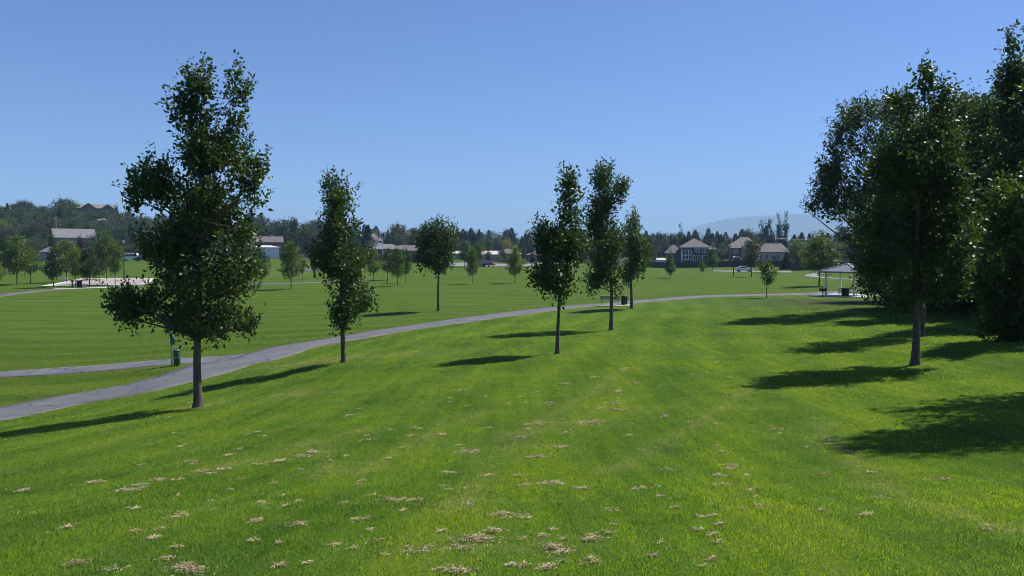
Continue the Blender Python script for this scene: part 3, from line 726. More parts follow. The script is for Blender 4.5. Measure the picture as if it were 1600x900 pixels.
class Proto:
    """mesh data of one kind of tree, shared by its individuals"""
    def __init__(s, H, cb, Rw, kind, r0, nl, ll, seed, **kw):
        V1, F1, VL, FL, rnd = grow(H, gen_lobes(H, cb, Rw, seed, kind), r0, nl, ll, seed, **kw)
        s.H = H; s.Rw = Rw; s.trunk = mesh_np('trunk', V1, F1, M['bark'], smooth=True); s.crown = mesh_np('crown', VL, FL, M['maple'], rnd)
        s.VL, s.FL, s.rnd = VL, FL, rnd
def plant(pr, name, label, loc, h, w, lm, rz=0, group=None, cat='tree'):
    sz = h / pr.H; sx = (w / 2) / pr.Rw if w else sz
    t = bpy.data.objects.new(name, None); t.location = loc; t.rotation_euler = (0, 0, rz); t.scale = (sx, sx, sz); put(t); tag(t, label, cat, group)
    for me, nm, m in ((pr.trunk, 'trunk', None), (pr.crown, 'crown', lm)):
        o = ob(nm, me, t)
        if m is not None: o.material_slots[0].link = 'OBJECT'; o.material_slots[0].material = m
    return t

PM = [Proto(7, 1.9, 1.7, 'oval', 0.075, 4200, 0.24, 201, per=8), Proto(7, 1.7, 1.75, 'cone', 0.08, 4200, 0.24, 202, per=8), Proto(7, 2.0, 1.9, 'round', 0.075, 4200, 0.24, 203, per=8, gap=2.0),
      Proto(3.6, 1.5, 1.05, 'round', 0.05, 1300, 0.2, 204, per=8)]
PF = [Proto(14, 1.5, 4.8, 'round', 0.3, 3600, 0.62, 301, per=8, spread=0.2, twig_share=0.1), Proto(14, 1.2, 4.2, 'oval', 0.3, 3600, 0.6, 302, per=8, spread=0.2, twig_share=0.1),
      Proto(14, 1.5, 5.2, 'round', 0.3, 3600, 0.62, 303, per=8, spread=0.2, twig_share=0.1, gap=0.9), Proto(15, 0.8, 2.0, 'column', 0.25, 2400, 0.5, 304, per=8, spread=0.15, twig_share=0.1)]
def conifer_proto(H, Rw, seed, nl=5200, ll=0.85):
    rr = np.random.RandomState(seed); t = rr.rand(nl) ** 1.4; tier = np.round(t * 22) / 22 + rr.randn(nl) * 0.02
    z = 0.06 * H + tier * 0.94 * H; a = rr.rand(nl) * 6.28; lob = 0.75 + 0.25 * np.sin(a * 5 + np.round(t * 22) * 2.1)
    r = Rw * (1 - tier) ** 0.85 * lob * np.sqrt(rr.uniform(0.15, 1, nl)) + 0.05
    P_ = np.c_[np.cos(a) * r, np.sin(a) * r, z - r * 0.22]; D_ = np.c_[np.cos(a), np.sin(a), rr.uniform(-0.55, 0.25, nl)]; D_ += rr.randn(nl, 3) * 0.3; D_ /= np.linalg.norm(D_, axis=1)[:, None]
    L_ = ll * rr.uniform(0.6, 1.3, nl) * (1.1 - 0.6 * tier)
    VL, FL = leaf_quads(P_, D_, L_, L_ * 0.45, rr)
    p = Proto.__new__(Proto); p.H = H; p.Rw = Rw
    V1, F1 = tubes_np([(np.array([(0, 0, -.2), (0, 0, H * .5), (0, 0, H)]), [0.022 * H, 0.012 * H, 0.01])], 7)
    p.trunk = mesh_np('trunk', V1, F1, M['bark'], smooth=True); p.rnd = rr.rand(nl); p.crown = mesh_np('crown', VL, FL, M['conifer'], p.rnd); p.VL, p.FL = VL, FL
    return p
PC = [conifer_proto(16, 3.0, 401), conifer_proto(16, 2.3, 402), conifer_proto(16, 3.8, 403)]

def px_plant(pr, name, label, bx, by, top, wpx, lm, group=None, cat='tree', d=None, rz=None):
    b = hit(bx, by) if d is None else np.array((ray(bx, by)[0] * d, d, 0.0))
    if d is not None: b[2] = G(b[0], b[1])
    s = b[1] / F; ztop = EYE + ray(bx, top)[1] * b[1]
    return plant(pr, name, label, tuple(b), ztop - b[2], wpx * s, lm, random.random() * 6.28 if rz is None else rz, group, cat)

GL = 'trees around the court'; GM = 'young trees on the far lawn'
for pr, px, by, top, w, lm, lb in (
    (PM[0], 27, 445, 364, 50, 'maple', 'broad light green tree at the left end of the row by the court'),
    (PM[2], 48, 443, 382, 34, 'maple', 'small light green tree close beside the broad one by the court'),
    (PM[1], 84, 449, 368, 44, 'maple_dark', 'dark dense tree where the court path meets the kerb'),
    (PM[0], 104, 441, 371, 40, 'yellowgreen', 'yellow-green tree between the two dark ones by the court'),
    (PM[2], 118, 447, 388, 30, 'maple', 'low green tree behind the dark post by the court'),
    (PM[1], 140, 449, 372, 44, 'maple_dark', 'dark dense tree right of the bin by the court'),
    (PM[0], 156, 444, 376, 32, 'maple_dark', 'dark tree standing at the front edge of the court'),
    (PM[2], 167, 437, 362, 40, 'maple', 'wide green tree behind the court'),
    (PM[2], 180, 445, 376, 36, 'maple', 'fan shaped light tree right at the middle of the court kerb'),
    (PM[0], -4, 449, 402, 22, 'yellowgreen', 'bright yellow-green tree cut by the left frame edge'),
    (PM[0], 8, 432, 370, 34, 'maple_dark', 'darker tree behind the court fence')):
    px_plant(pr, 'maple_tree', lb, px, by, top, w, M[lm], GL)
for pr, px, by, top, w, lm, lb in (
    (PM[2], 408, 452, 388, 32, 'maple_dark', 'small dark tree just right of the twin-topped oak'),
    (PM[0], 455, 452, 374, 40, 'maple', 'mid green oval tree between the two nearest oaks'),
    (PM[3], 473, 440, 405, 16, 'maple', 'little sapling beside the mid green oval tree'),
    (PM[3], 490, 436, 402, 14, 'maple_dark', 'thin sapling near the curved loop path'),
    (PM[2], 584, 441, 384, 32, 'maple', 'dull green tree just right of the slim oak'),
    (PM[2], 606, 438, 388, 30, 'maple_dark', 'dark small tree in front of the dark roofed house'),
    (PM[0], 621, 447, 384, 28, 'maple', 'brighter green tree second left of the round dark tree'),
    (PM[2], 634, 442, 388, 24, 'maple_dark', 'small tree with thin trunk left of the round dark tree'),
    (PM[0], 738, 444, 384, 24, 'maple', 'thin trunked tree in front of the tan enclosure'),
    (PM[0], 726, 418, 374, 26, 'maple', 'light green tree by the road left of the tan enclosure'),
    (PM[2], 747, 419, 378, 24, 'maple', 'green tree by the road touching the tan enclosure'),
    (PM[3], 781, 416.5, 398, 10, 'yellowgreen', 'tiny yellow-green tree beside the road'),
    (PM[0], 805, 443, 382, 34, 'yellowgreen', 'bright yellow-green oval tree alone before the road'),
    (PM[1], 1047, 435, 392, 28, 'maple', 'oval tree in front of the slate blue house'),
    (PM[3], 1097, 433, 408, 14, 'maple', 'sparse sapling before the dark fence'),
    (PM[1], 1113, 423, 380, 24, 'maple', 'pointed tree at the right corner of the slate blue house'),
    (PM[2], 1174, 433, 371, 44, 'wood_grey', 'grey-green round tree beside the silver car'),
    (PM[3], 1198, 466, 406, 36, 'maple', 'small spreading tree by the footpath near the shelter'),
    (PM[2], 1280, 447, 362, 66, 'maple', 'wide loose tree left of the picnic shelter')):
    px_plant(pr, 'maple_tree', lb, px, by, top, w, M[lm], GM)

# ---- background trees beyond the lawn: (px, top, width px, distance, proto, leaf, label)
BG = 'trees beyond the far lawn'
def bgt(px, top, w, d, pr, lm, lb, nm='broadleaf_tree'):
    px_plant(pr, nm, lb, px, 400, top, w, M[lm], BG, d=d)
for a in (
    (440, 340, 34, 330, PF[2], 'wood_dark', 'tall dark tree with a split top right of the brown roof'), (462, 339, 26, 335, PF[1], 'wood_dark', 'tall dark tree touching the split topped one'),
    (420, 348, 34, 345, PF[0], 'wood_mid', 'green tree above the brown roofed house'), (478, 352, 44, 310, PF[0], 'wood_mid', 'broad rounded green tree left of the slim oak'),
    (385, 352, 44, 330, PF[2], 'wood_mid', 'green tree showing right of the twin-topped oak'), (505, 358, 40, 330, PF[0], 'wood_dark', 'dark tree behind the slim oak'),
    (545, 362, 44, 345, PF[1], 'wood_dark', 'dark tree behind the right side of the slim oak'),
    (622, 343, 46, 340, PF[2], 'wood_grey', 'tall loose grey-green tree above the dark roofs'), (652, 352, 36, 350, PF[0], 'wood_dark', 'dark tree left behind the round dark tree'),
    (700, 356, 40, 350, PF[0], 'wood_dark', 'dark tree right behind the round dark tree'),
    (748, 378, 16, 300, PF[0], 'wood_dark', 'small dark round tree above the road'),
    (792, 371, 20, 345, PF[0], 'yellow', 'golden yellow tree above the white roofed house'), (800, 380, 26, 335, PF[0], 'maple_dark', 'dark tree hugging the golden one'),
    (858, 378, 50, 300, PF[0], 'wood_mid', 'bushy tree behind the left side of the bench cluster'), (898, 372, 60, 330, PF[2], 'wood_dark', 'dark tree seen between the cluster trunks'), (930, 376, 50, 320, PF[0], 'wood_mid', 'bushy tree behind the tall forked oak'),
    (1015, 378, 40, 310, PF[0], 'wood_dark', 'dark tree left of the slate blue house'), (1024, 370, 14, 320, PF[3], 'wood_dark', 'narrow upright dark tree at the slate blue house'),
    (1128, 388, 26, 300, PF[0], 'wood_grey', 'grey-green bush tree between the two big houses'), (1136, 376, 40, 330, PF[2], 'wood_mid', 'green tree behind the beige house chimney'),
    (1167, 351, 30, 370, PF[2], 'wood_dark', 'tall open tree above the beige house roof'), (1262, 376, 56, 260, PF[0], 'wood_mid', 'rounded light green tree right of the beige house'),
    (1245, 372, 36, 255, PF[0], 'maple', 'sunlit tree beside the dark spruce'), (1300, 368, 60, 280, PF[2], 'wood_dark', 'dark tree behind the wide loose tree'), (1335, 372, 60, 270, PF[0], 'wood_dark', 'dark tree behind the picnic shelter roof'),
    (1380, 370, 60, 280, PF[1], 'wood_dark', 'dark tree behind the overhanging cottonwood'),
    (1320, 345, 46, 330, PF[2], 'wood_dark', 'tall dark tree just left of the overhanging cottonwood'),
    (268, 352, 60, 330, PF[0], 'wood_mid', 'green tree behind the left side of the twin-topped oak'), (330, 350, 60, 330, PF[2], 'wood_dark', 'dark tree behind the trunk of the twin-topped oak'),
    (200, 382, 40, 270, PF[0], 'wood_mid', 'green tree over the white vehicle'), (232, 372, 44, 285, PF[2], 'wood_dark', 'dark tree right of the white vehicle'), (300, 378, 60, 280, PF[0], 'wood_mid', 'low green tree behind the twin-topped oak')):
    bgt(*a)
for a in ((575, 351, 28, 325, PC[0], 'conifer', 'dark pointed conifer beside the bare dead tree'), (663, 352, 24, 345, PC[1], 'conifer', 'dark conifer behind the round dark tree'),
          (1197, 334, 27, 370, PF[2], 'conifer', 'tall dark broad conifer in front of the mountain'), (1216, 336, 14, 372, PF[3], 'conifer', 'left half of the twin dark conifers before the mountain'), (1227, 334, 15, 374, PF[3], 'conifer', 'right half of the twin dark conifers before the mountain'),
          (1229, 394, 20, 215, PC[0], 'conifer', 'dark spruce standing at the right end of the beige house'), (1107, 390, 10, 280, PC[1], 'conifer', 'slim conifer behind the pointed tree')):
    bgt(*a, nm='conifer_tree')
for px, top, w, d, lb in ((763, 391, 12, 300, 'purple leaved tree before the white roof'), (784, 388, 16, 305, 'largest purple leaved tree by the brick wall'), (832, 392, 12, 290, 'purple leaved tree left of the bench cluster'),
                          (126, 366, 18, 200, 'purple-brown tree before the grey roofed house'), (610, 390, 14, 300, 'purple-brown tree before the dark roofs'), (648, 392, 14, 300, 'purple-brown tree next to the round dark tree')):
    px_plant(PF[0], 'purple_tree', lb, px, 405, top, w, M['purple'], 'purple leaved trees', d=d)
px_plant(PF[3], 'poplar_tree', 'bright green poplar with two tips above the road', 764, 404, 366, 16, M['maple'], BG, d=330)
px_plant(PF[3], 'poplar_tree', 'shorter bright green poplar beside the two tipped one', 757, 404, 374, 10, M['maple'], BG, d=332)
px_plant(PF[3], 'poplar_tree', 'pale slim poplar above the slate blue house roof', 1063, 404, 352, 12, M['wood_grey'], BG, d=420)

# treeline of pointed conifers and mixed trees: single trees one can tell apart along the skyline
rt = np.random.RandomState(17)
sky_x = [500, 560, 600, 650, 700, 720, 745, 755, 770, 800, 820, 835, 850, 880, 920, 1000, 1020, 1050, 1075, 1100, 1140, 1180, 1240, 1300, 1420]
sky_y = [362, 360, 362, 360, 362, 364, 358, 357, 362, 368, 364, 366, 362, 358, 360, 366, 368, 364, 362, 368, 366, 364, 366, 366, 366]
px = 500
while px < 1400:
    top = np.interp(px, sky_x, sky_y) + rt.uniform(-4, 7)
    c = rt.rand() < 0.68; d = rt.uniform(390, 470)
    if c: px_plant(PC[rt.randint(3)], 'conifer_tree', 'pointed dark conifer in the skyline row beyond the houses', px, 400, top, rt.uniform(14, 24), M['conifer' if rt.rand() < .6 else 'wood_dark'], 'pointed conifers of the skyline row', d=d)
    else: px_plant(PF[rt.randint(3)], 'broadleaf_tree', 'rounded tree among the skyline conifers beyond the houses', px, 400, top + 6, rt.uniform(18, 30), M[('wood_dark', 'wood_mid', 'wood_grey')[rt.randint(3)]], 'rounded trees of the skyline row', d=d)
    px += rt.uniform(4.5, 8)

# the wooded hillside on the left
hx = [-150, 0, 20, 48, 62, 80, 98, 110, 130, 150, 175, 195, 215, 260, 320, 380, 440]
hy = [315, 318, 318, 313, 326, 322, 309, 312, 328, 330, 326, 322, 332, 340, 346, 352, 356]
for row, (d0, lift) in enumerate(((462, 0), (425, 9), (390, 18), (355, 27), (325, 37), (288, 51))):
    px = -110 + row * 7
    while px < 400:
        d = d0 + rt.uniform(-14, 14)
        top = np.interp(px, hx, hy) + lift * rt.uniform(0.7, 1.2) + rt.uniform(-5, 7)
        if row == 0 and 122 < px < 186: top = max(top, 331)
        if row == 1 and 118 < px < 190: top = 326.5 + rt.uniform(-1.5, 2)
        if not (row == 4 and 70 < px < 165) and not (row == 5 and 85 < px < 150):
            k = rt.rand()
            if k < 0.12: px_plant(PC[rt.randint(3)], 'conifer_tree', 'dark conifer on the wooded hillside', px, 380, top, rt.uniform(12, 18), M['conifer'], 'conifers on the wooded hillside', d=d)
            else:
                lm = ('wood_dark', 'wood_mid', 'wood_mid', 'wood_grey', 'maple_dark')[rt.randint(5)]
                lb = {'wood_dark': 'very dark rounded tree on the wooded hillside', 'wood_mid': 'mid green rounded tree on the wooded hillside', 'wood_grey': 'grey-green rounded tree on the wooded hillside', 'maple_dark': 'deep green rounded tree on the wooded hillside'}[lm]
                px_plant(PF[rt.randint(3)], 'broadleaf_tree', lb, px, 380, top, rt.uniform(24, 44), M[lm], lb.split(' on')[0] + 's of the hillside', d=d)
        px += rt.uniform(9, 16)
px_plant(PF[0], 'broadleaf_tree', 'dark dome shaped tree on the hill skyline', 40, 380, 311, 26, M['wood_dark'], BG, d=440)
px_plant(PC[0], 'conifer_tree', 'pointed dark conifer second from the frame edge on the hill skyline', 13, 380, 317, 13, M['conifer'], BG, d=440)
px_plant(PC[0], 'conifer_tree', 'pointed dark conifer at the frame edge on the hill skyline', -1, 380, 315, 13, M['conifer'], BG, d=440)
px_plant(PF[2], 'broadleaf_tree', 'tallest broad tree below the hilltop house', 108, 380, 308, 44, M['wood_mid'], BG, d=400)
px_plant(PF[0], 'broadleaf_tree', 'yellow-green tree low on the hillside at the frame edge', 6, 380, 342, 26, M['yellowgreen'], BG, d=330)
px_plant(PF[0], 'broadleaf_tree', 'dark small tree beside the flagpole', 183, 380, 318, 10, M['wood_dark'], BG, d=455)
px_plant(PF[0], 'broadleaf_tree', 'grey-green small tree right of the flagpole', 204, 380, 317, 9, M['wood_grey'], BG, d=455)

# far wood behind it all, one unbroken mass: copies of the crowns merged
def far_wood():
    r2 = np.random.RandomState(29); Vs = []; Fs = []; rn = []; off = 0
    for i in range(190):
        p_x = r2.uniform(380, 2000) if i < 150 else r2.uniform(-500, 380); d = r2.uniform(500, 640)
        if 90 < p_x < 215: continue
        pr = (PC + PF[:3])[r2.randint(6)]
        x = ray(p_x, 400)[0] * d; z = G(x, d); s = r2.uniform(15, 19) / pr.H * (0.6 if p_x < 380 else 1); a = r2.rand() * 6.28; ca, sa = math.cos(a), math.sin(a)
        q = pr.VL.reshape(-1, 4, 3).reshape(-1, 3) * s * np.array((1.6, 1.6, 1)); q = np.c_[q[:, 0] * ca - q[:, 1] * sa + x, q[:, 0] * sa + q[:, 1] * ca + d, q[:, 2] + z]
        k = len(q) // 4; Vs.append(q); Fs.append(np.arange(k * 4).reshape(-1, 4) + off); off += k * 4; rn.append(np.full(k, r2.rand()))
    tag(ob('distant_wood', mesh_np('distant_wood', np.concatenate(Vs), np.concatenate(Fs), M['wood_dark'], np.concatenate(rn))), kind='stuff')
far_wood()

# bare dead tree
def dead_tree():
    b = np.array((ray(589, 395)[0] * 318, 318, 0)); b[2] = G(b[0], b[1]); r2 = np.random.RandomState(8); lines = [(np.array([(0, 0, -.2), (.1, 0, 3), (-.2, .1, 6), (.2, 0, 9)]), [.3, .24, .16, .05])]
    for i in range(16):
        z = r2.uniform(3, 8); a = r2.rand() * 6.28; l = r2.uniform(2, 4.2); e = np.array((math.cos(a) * l * .75, math.sin(a) * l * .75, z + l * .8))
        m = np.array((math.cos(a) * l * .4, math.sin(a) * l * .4, z + l * .3)); lines.append((np.array([(0, 0, z), m, e]), [.11, .08, .03]))
        for q in range(3):
            e2 = e + r2.randn(3) * 0.9 + np.array((0, 0, .8)); lines.append((np.array([m, (m + e2) / 2 + r2.randn(3) * .1, e2]), [.06, .05, .02]))
    V1, F1 = tubes_np(lines, 6); t = thing('dead_tree', 'bare pale dead tree beside the dark conifer', 'tree', tuple(b)); ob('trunk', mesh_np('trunk', V1, F1, M['deadwood'], smooth=True), t)
dead_tree()
# ------------------------------------------------------------------ houses
def house(name, label, px, d, rz, group='houses beyond the park'):
    x = ray(px, 400)[0] * d
    return thing(name, label, 'house', (x, d, G(x, d) - 0.1), -math.atan2(x, d) + rz, group)
def win(par, x, z, w, h, y, frame='white', sill=True, name='window', mull=1):
    b = MB(); t = 0.12
    b.box((x, y - 0.04, z + h / 2 - t / 2), (w, 0.14, t)); b.box((x, y - 0.04, z - h / 2 + t / 2), (w, 0.14, t))
    for sx in (-1, 1): b.box((x + sx * (w / 2 - t / 2), y - 0.04, z), (t, 0.14, h - 2 * t))
    for k in range(mull): b.box((x + (k + 1) * w / (mull + 1) - w / 2, y - 0.03, z), (0.07, 0.1, h - 2 * t))
    f = b.build(name, M[frame], par)
    MB().box((x, y - 0.005, z), (w - 2 * t, 0.03, h - 2 * t)).build('pane', M['glass'], f)
    return f
def hip(b, x0, x1, y0, y1, z, h, ov=0.5, ridge=None, th=0.18):
    """hip roof on a rectangle; ridge = length left along x"""
    x0 -= ov; x1 += ov; y0 -= ov; y1 += ov; cy = (y0 + y1) / 2; w = x1 - x0
    r = ridge if ridge is not None else max(0.3, w - (y1 - y0)); cx = (x0 + x1) / 2
    vs = [(x0, y0, z), (x1, y0, z), (x1, y1, z), (x0, y1, z), (x0, y0, z + th), (x1, y0, z + th), (x1, y1, z + th), (x0, y1, z + th), (cx - r / 2, cy, z + h), (cx + r / 2, cy, z + h)]
    return b.add(vs, [(0, 3, 2, 1), (0, 1, 5, 4), (1, 2, 6, 5), (2, 3, 7, 6), (3, 0, 4, 7), (4, 5, 9, 8), (6, 7, 8, 9), (5, 6, 9), (7, 4, 8)])
def gable(b, x0, x1, y0, y1, z, h, ov=0.4, th=0.18):
    """gable roof, ridge along x"""
    x0 -= ov; x1 += ov; y0 -= ov; y1 += ov; cy = (y0 + y1) / 2
    vs = [(x0, y0, z), (x1, y0, z), (x1, y1, z), (x0, y1, z), (x0, y0, z + th), (x1, y0, z + th), (x1, y1, z + th), (x0, y1, z + th), (x0, cy, z + h), (x1, cy, z + h)]
    return b.add(vs, [(0, 3, 2, 1), (0, 1, 5, 4), (1, 2, 6, 5), (2, 3, 7, 6), (3, 0, 4, 7), (4, 5, 9, 8), (6, 7, 8, 9), (5, 6, 9), (7, 4, 8)])

# slate blue two-storey house
h = house('blue_house', 'slate blue two-storey house with a tall arched window and brown roof', 1086, 285, R(4))
MB().box((0, 5, 2.75), (9.6, 10, 5.5)).box((-7.6, 6, 1.6), (5.6, 8, 3.2)).prism([(-4.8, 3.2), (-4.8, 5.4), (-7.9, 3.2)], 2.4, 9.6).box((6.3, 5.5, 2.3), (3.0, 7, 4.6)).build('wall', M['wall_blue'], h)
rf = hip(hip(hip(MB(), -4.8, 4.8, 0, 10, 5.5, 3.2, ridge=0.6), -10.4, -4.3, 2, 10, 3.22, 3.2, 0.3, ridge=1.2), 4.7, 7.8, 2, 9, 4.62, 1.4, 0.3, ridge=0.4).build('roof', M['roof_brown'], h)
v = MB()
for i in range(5): v.box((-0.5 + i * 0.32, 3.6 + 0.5 * (i % 2), 7.8 - .32 * ((i + 1) % 2)), (0.18, 0.3, 0.22))
v.build('roof_vent', M['white'], rf)
tr = MB().box((0, -0.55, 5.52), (10.7, 0.06, 0.28))
for sx in (-4.75, 4.75): tr.box((sx, -0.03, 2.7), (0.3, 0.14, 5.4))
tr.build('trim', M['white'], h)
b = MB(); n_ = 12; cx, zb, w2 = -2.9, 1.0, 1.65
arc = [(cx + math.cos(math.pi * i / n_) * w2, 3.9 + math.sin(math.pi * i / n_) * 0.75) for i in range(n_ + 1)]
inn = [(cx + math.cos(math.pi * i / n_) * (w2 - .16), 3.85 + math.sin(math.pi * i / n_) * 0.66) for i in range(n_ + 1)]
for i in range(n_): b.prism([arc[i], arc[i + 1], inn[i + 1], inn[i]], -0.14, -0.003)
for xx in (-1.57, -0.55, 0.55, 1.57): b.box((cx + xx, -0.07, 2.45 + (0.25 if abs(xx) < 1 else 0)), (0.2, 0.13, 2.95 + (0.5 if abs(xx) < 1 else 0)))
for zz in (1.05, 2.65): b.box((cx, -0.065, zz), (3.2, 0.115, 0.28))
f = b.build('window', M['white'], h)
MB().prism([(cx - 1.5, 1.0)] + [(x, z) for x, z in inn[::-1]] + [(cx + 1.5, 1.0)], -0.05, 0.02).build('pane', M['glass'], f)
win(h, 0.9, 4.45, 1.5, 1.5, 0); win(h, 3.3, 4.45, 1.4, 1.6, 0); win(h, 3.4, 1.9, 1.4, 1.5, 0)
db = MB().box((0.6, -0.05, 1.35), (2.6, 0.12, 2.7)).build('door', M['white'], h)
g = MB()
for xx in (-0.3, 0.6, 1.5): g.box((xx, -0.13, 1.35), (0.62, 0.05, 2.2))
g.build('pane', M['glass'], db)
MB().prism([(-0.9, 2.85), (2.6, 2.85), (2.2, 3.4), (-0.5, 3.4)], -1.6, 0.0).build('porch_roof', M['roof_brown'], h)
MB().box((-0.75, -1.45, 1.4), (0.18, 0.18, 2.8)).box((2.45, -1.45, 1.4), (0.18, 0.18, 2.8)).build('porch_post', M['white'], h)

# beige house
h = house('beige_house', 'beige two-storey house with tan hipped roofs and a garage wing', 1182, 290, R(-6))
MB().box((-5.0, 5, 2.9), (9.4, 9, 5.8)).box((5.6, 5.5, 1.75), (9.6, 8, 3.5)).build('wall', M['wall_beige'], h)
rf = hip(hip(hip(MB(), -9.7, -0.3, .5, 9.5, 5.8, 3.4, ridge=2.4), -9.0, -5.4, -1.6, 4, 5.0, 2.2, 0.4, ridge=0.3), -0.2, 10.4, 1.5, 9.5, 3.5, 3.3, 0.5, ridge=6).build('roof', M['roof_tan'], h)
MB().box((-9.9, 3.5, 4.2), (0.9, 1.3, 8.4)).build('chimney', M['wall_brick'], h)
MB().box((-7.2, -0.5, 2.5), (3.2, 2.0, 5.0)).build('bay_wall', M['wall_brick'], h)
win(h, -7.2, 3.9, 1.6, 1.6, -1.5, 'cream'); win(h, -3.7, 4.3, 1.8, 1.7, 0.5, 'cream'); win(h, -3.2, 1.7, 1.6, 1.6, 0.5, 'cream')
win(h, 1.4, 1.8, 1.2, 1.9, 1.5, 'white'); win(h, 3.4, 1.8, 1.2, 1.9, 1.5, 'white'); win(h, 6.6, 1.8, 3.0, 2.1, 1.5, 'white', mull=2)
b = MB()
for i in range(10):
    a0, a1 = math.pi * i / 10, math.pi * (i + 1) / 10
    b.prism([(-6.6 + math.cos(q) * r, 0.2 + math.sin(q) * r) for q, r in ((a0, 2.0), (a1, 2.0), (a1, 1.45), (a0, 1.45))], -2.0, -1.55)
b.build('porch_arch', M['cream'], h)

# others
def ranch(name, label, px, d, w, dep, wall_h, roof_h, wall, roof, rz=0, kind=hip, chimney=False, nwin=3, ridge=None):
    h = house(name, label, px, d, rz)
    MB().box((0, dep / 2, wall_h / 2), (w, dep, wall_h)).build('wall', M[wall], h)
    rb = MB(); kw = {'ridge': ridge} if ridge is not None else {}
    rf = kind(rb, -w / 2, w / 2, 0, dep, wall_h, roof_h, **kw).build('roof', M[roof], h)
    if kind is gable:
        MB().add([(s_ * w / 2, y, z) for s_ in (-1,) for y, z in ((0, wall_h + .02), (dep, wall_h + .02), (dep / 2, wall_h + roof_h * .86))], [(0, 1, 2)]).add(
            [(w / 2, y, z) for y, z in ((0, wall_h + .02), (dep, wall_h + .02), (dep / 2, wall_h + roof_h * .86))], [(0, 1, 2)]).build('gable_wall', M[wall], h)
    if chimney: MB().box((w * .2, dep * .55, wall_h + roof_h * .7), (0.9, 0.9, roof_h * 1.1)).build('chimney', M['cream'], rf)
    for k in range(nwin): win(h, -w / 2 + (k + .5) * w / nwin, wall_h * .55, min(1.8, w / nwin * .6), wall_h * .45, 0)
    return h
ranch('grey_house', 'grey roofed house with white posts above the court trees', 118, 296, 13.5, 8, 5.2, 3.6, 'wall_grey', 'roof_grey', R(8), gable, nwin=4)
ranch('grey_garage', 'small grey gabled garage below the grey roofed house', 70, 262, 5, 6, 2.6, 1.9, 'wall_grey', 'roof_grey', R(-60), gable, nwin=1)
h = ranch('hilltop_house', 'long brown gabled house on top of the wooded hill', 150, 492, 22, 10, 9.6, 3.0, 'wall_dark', 'roof_tan', 0, gable, nwin=4)
for cx_, wd, hh in ((-3.5, 8, 3.0), (7.0, 6.5, 2.5)):
    MB().prism([(cx_ - wd / 2, 0), (cx_ + wd / 2, 0), (cx_ + wd / 2, 9.4), (cx_, 9.4 + hh), (cx_ - wd / 2, 9.4)], -3, 0.5).build('gable_wall', M['wall_dark'], h)
    MB().prism([(cx_ - wd / 2 - .5, 9.25), (cx_, 9.45 + hh), (cx_ + wd / 2 + .5, 9.25), (cx_ + wd / 2 + .5, 9.55), (cx_, 9.8 + hh), (cx_ - wd / 2 - .5, 9.55)], -3.5, 5).build('gable_roof', M['roof_tan'], h)
ranch('cottage', 'tiny pale roofed cottage among the hillside trees below the hilltop house', 161, 420, 4.4, 4, 6.5, 1.3, 'cream', 'roof_white', 0, hip, nwin=1)
ranch('brown_house', 'brown roofed house with a pale chimney behind the lawn', 416, 318, 13, 8, 5.4, 2.6, 'wall_brick', 'roof_brown', R(3), gable, True, 4)
ranch('white_garage', 'white fronted garage below the brown roofed house', 416, 285, 9, 6, 3.6, 0.9, 'white', 'roof_white', 0, hip, nwin=0)
ranch('dark_house', 'low dark roofed house right of the bare dead tree', 603, 305, 12, 8, 3.6, 2.2, 'wall_dark', 'roof_grey', R(-5), hip)
ranch('dark_house', 'low dark house partly hidden by the round dark tree', 637, 310, 14, 8, 3.2, 2.3, 'wall_dark', 'roof_brown', R(4), hip)
ranch('tall_grey_house', 'tall grey gabled house behind the bare dead tree', 592, 345, 9, 8, 7.0, 3.2, 'wall_grey', 'roof_brown', R(70), gable)
ranch('brick_house', 'brick house with a bright white roof beyond the road', 768, 318, 7.5, 7, 2.7, 1.6, 'wall_grey', 'roof_white', R(5), gable)
ranch('brick_house', 'red-brown brick house with a dark roof beyond the road', 791, 322, 10, 9, 3.5, 2.2, 'wall_brick', 'roof_brown', R(-8), hip)
ranch('pale_house', 'small pale roofed house left of the road trees', 717, 322, 7, 7, 2.4, 1.3, 'wall_grey', 'roof_white', R(5), hip)
ranch('brown_roofed_house', 'brown roofed house behind the bench cluster', 838, 330, 8, 8, 2.6, 2.0, 'wall_brick', 'roof_brown', R(2), hip)
ranch('white_shed', 'white garden shed at the left end of the dark fence', 1034, 262, 2.6, 2.6, 1.9, 0.7, 'white', 'roof_white', R(10), gable, nwin=0)

# fences
def fence(label, pts, hgt, m, name='board_fence', step=2.4, slats=True):
    q = [np.array((ray(p, 410)[0] * d, d)) for p, d in pts]; c = smooth_line(np.array(q), step); o = thing(name, label, 'fence', (c[0][0], c[0][1], G(*c[0])), 0)
    ox = np.array((c[0][0], c[0][1], G(*c[0]))); pb = MB(); posts = MB()
    for a, b_ in zip(c[:-1], c[1:]):
        za, zb_ = G(*a), G(*b_); mid = np.array(((a[0] + b_[0]) / 2, (a[1] + b_[1]) / 2, (za + zb_) / 2 + hgt / 2)) - ox; ang = math.atan2(b_[1] - a[1], b_[0] - a[0]); ln = np.linalg.norm(b_ - a)
        if slats: pb.box(mid, (ln - 0.01, 0.04, hgt), ang)
        else:
            for zz in (-.48, 0, .48): pb.box(mid + np.array((0, 0, zz * hgt)), (ln, 0.04, 0.05), ang)
            for k in range(12): pb.box(mid + np.array((math.cos(ang), math.sin(ang), 0)) * (k / 12 - .5) * ln, (0.025, 0.025, hgt), ang)
    for p in c: posts.box(np.array((p[0], p[1] , G(*p) + hgt / 2)) - ox, (0.12, 0.12, hgt + 0.16))
    pb.build('panel', m, o); posts.build('post', m, o)
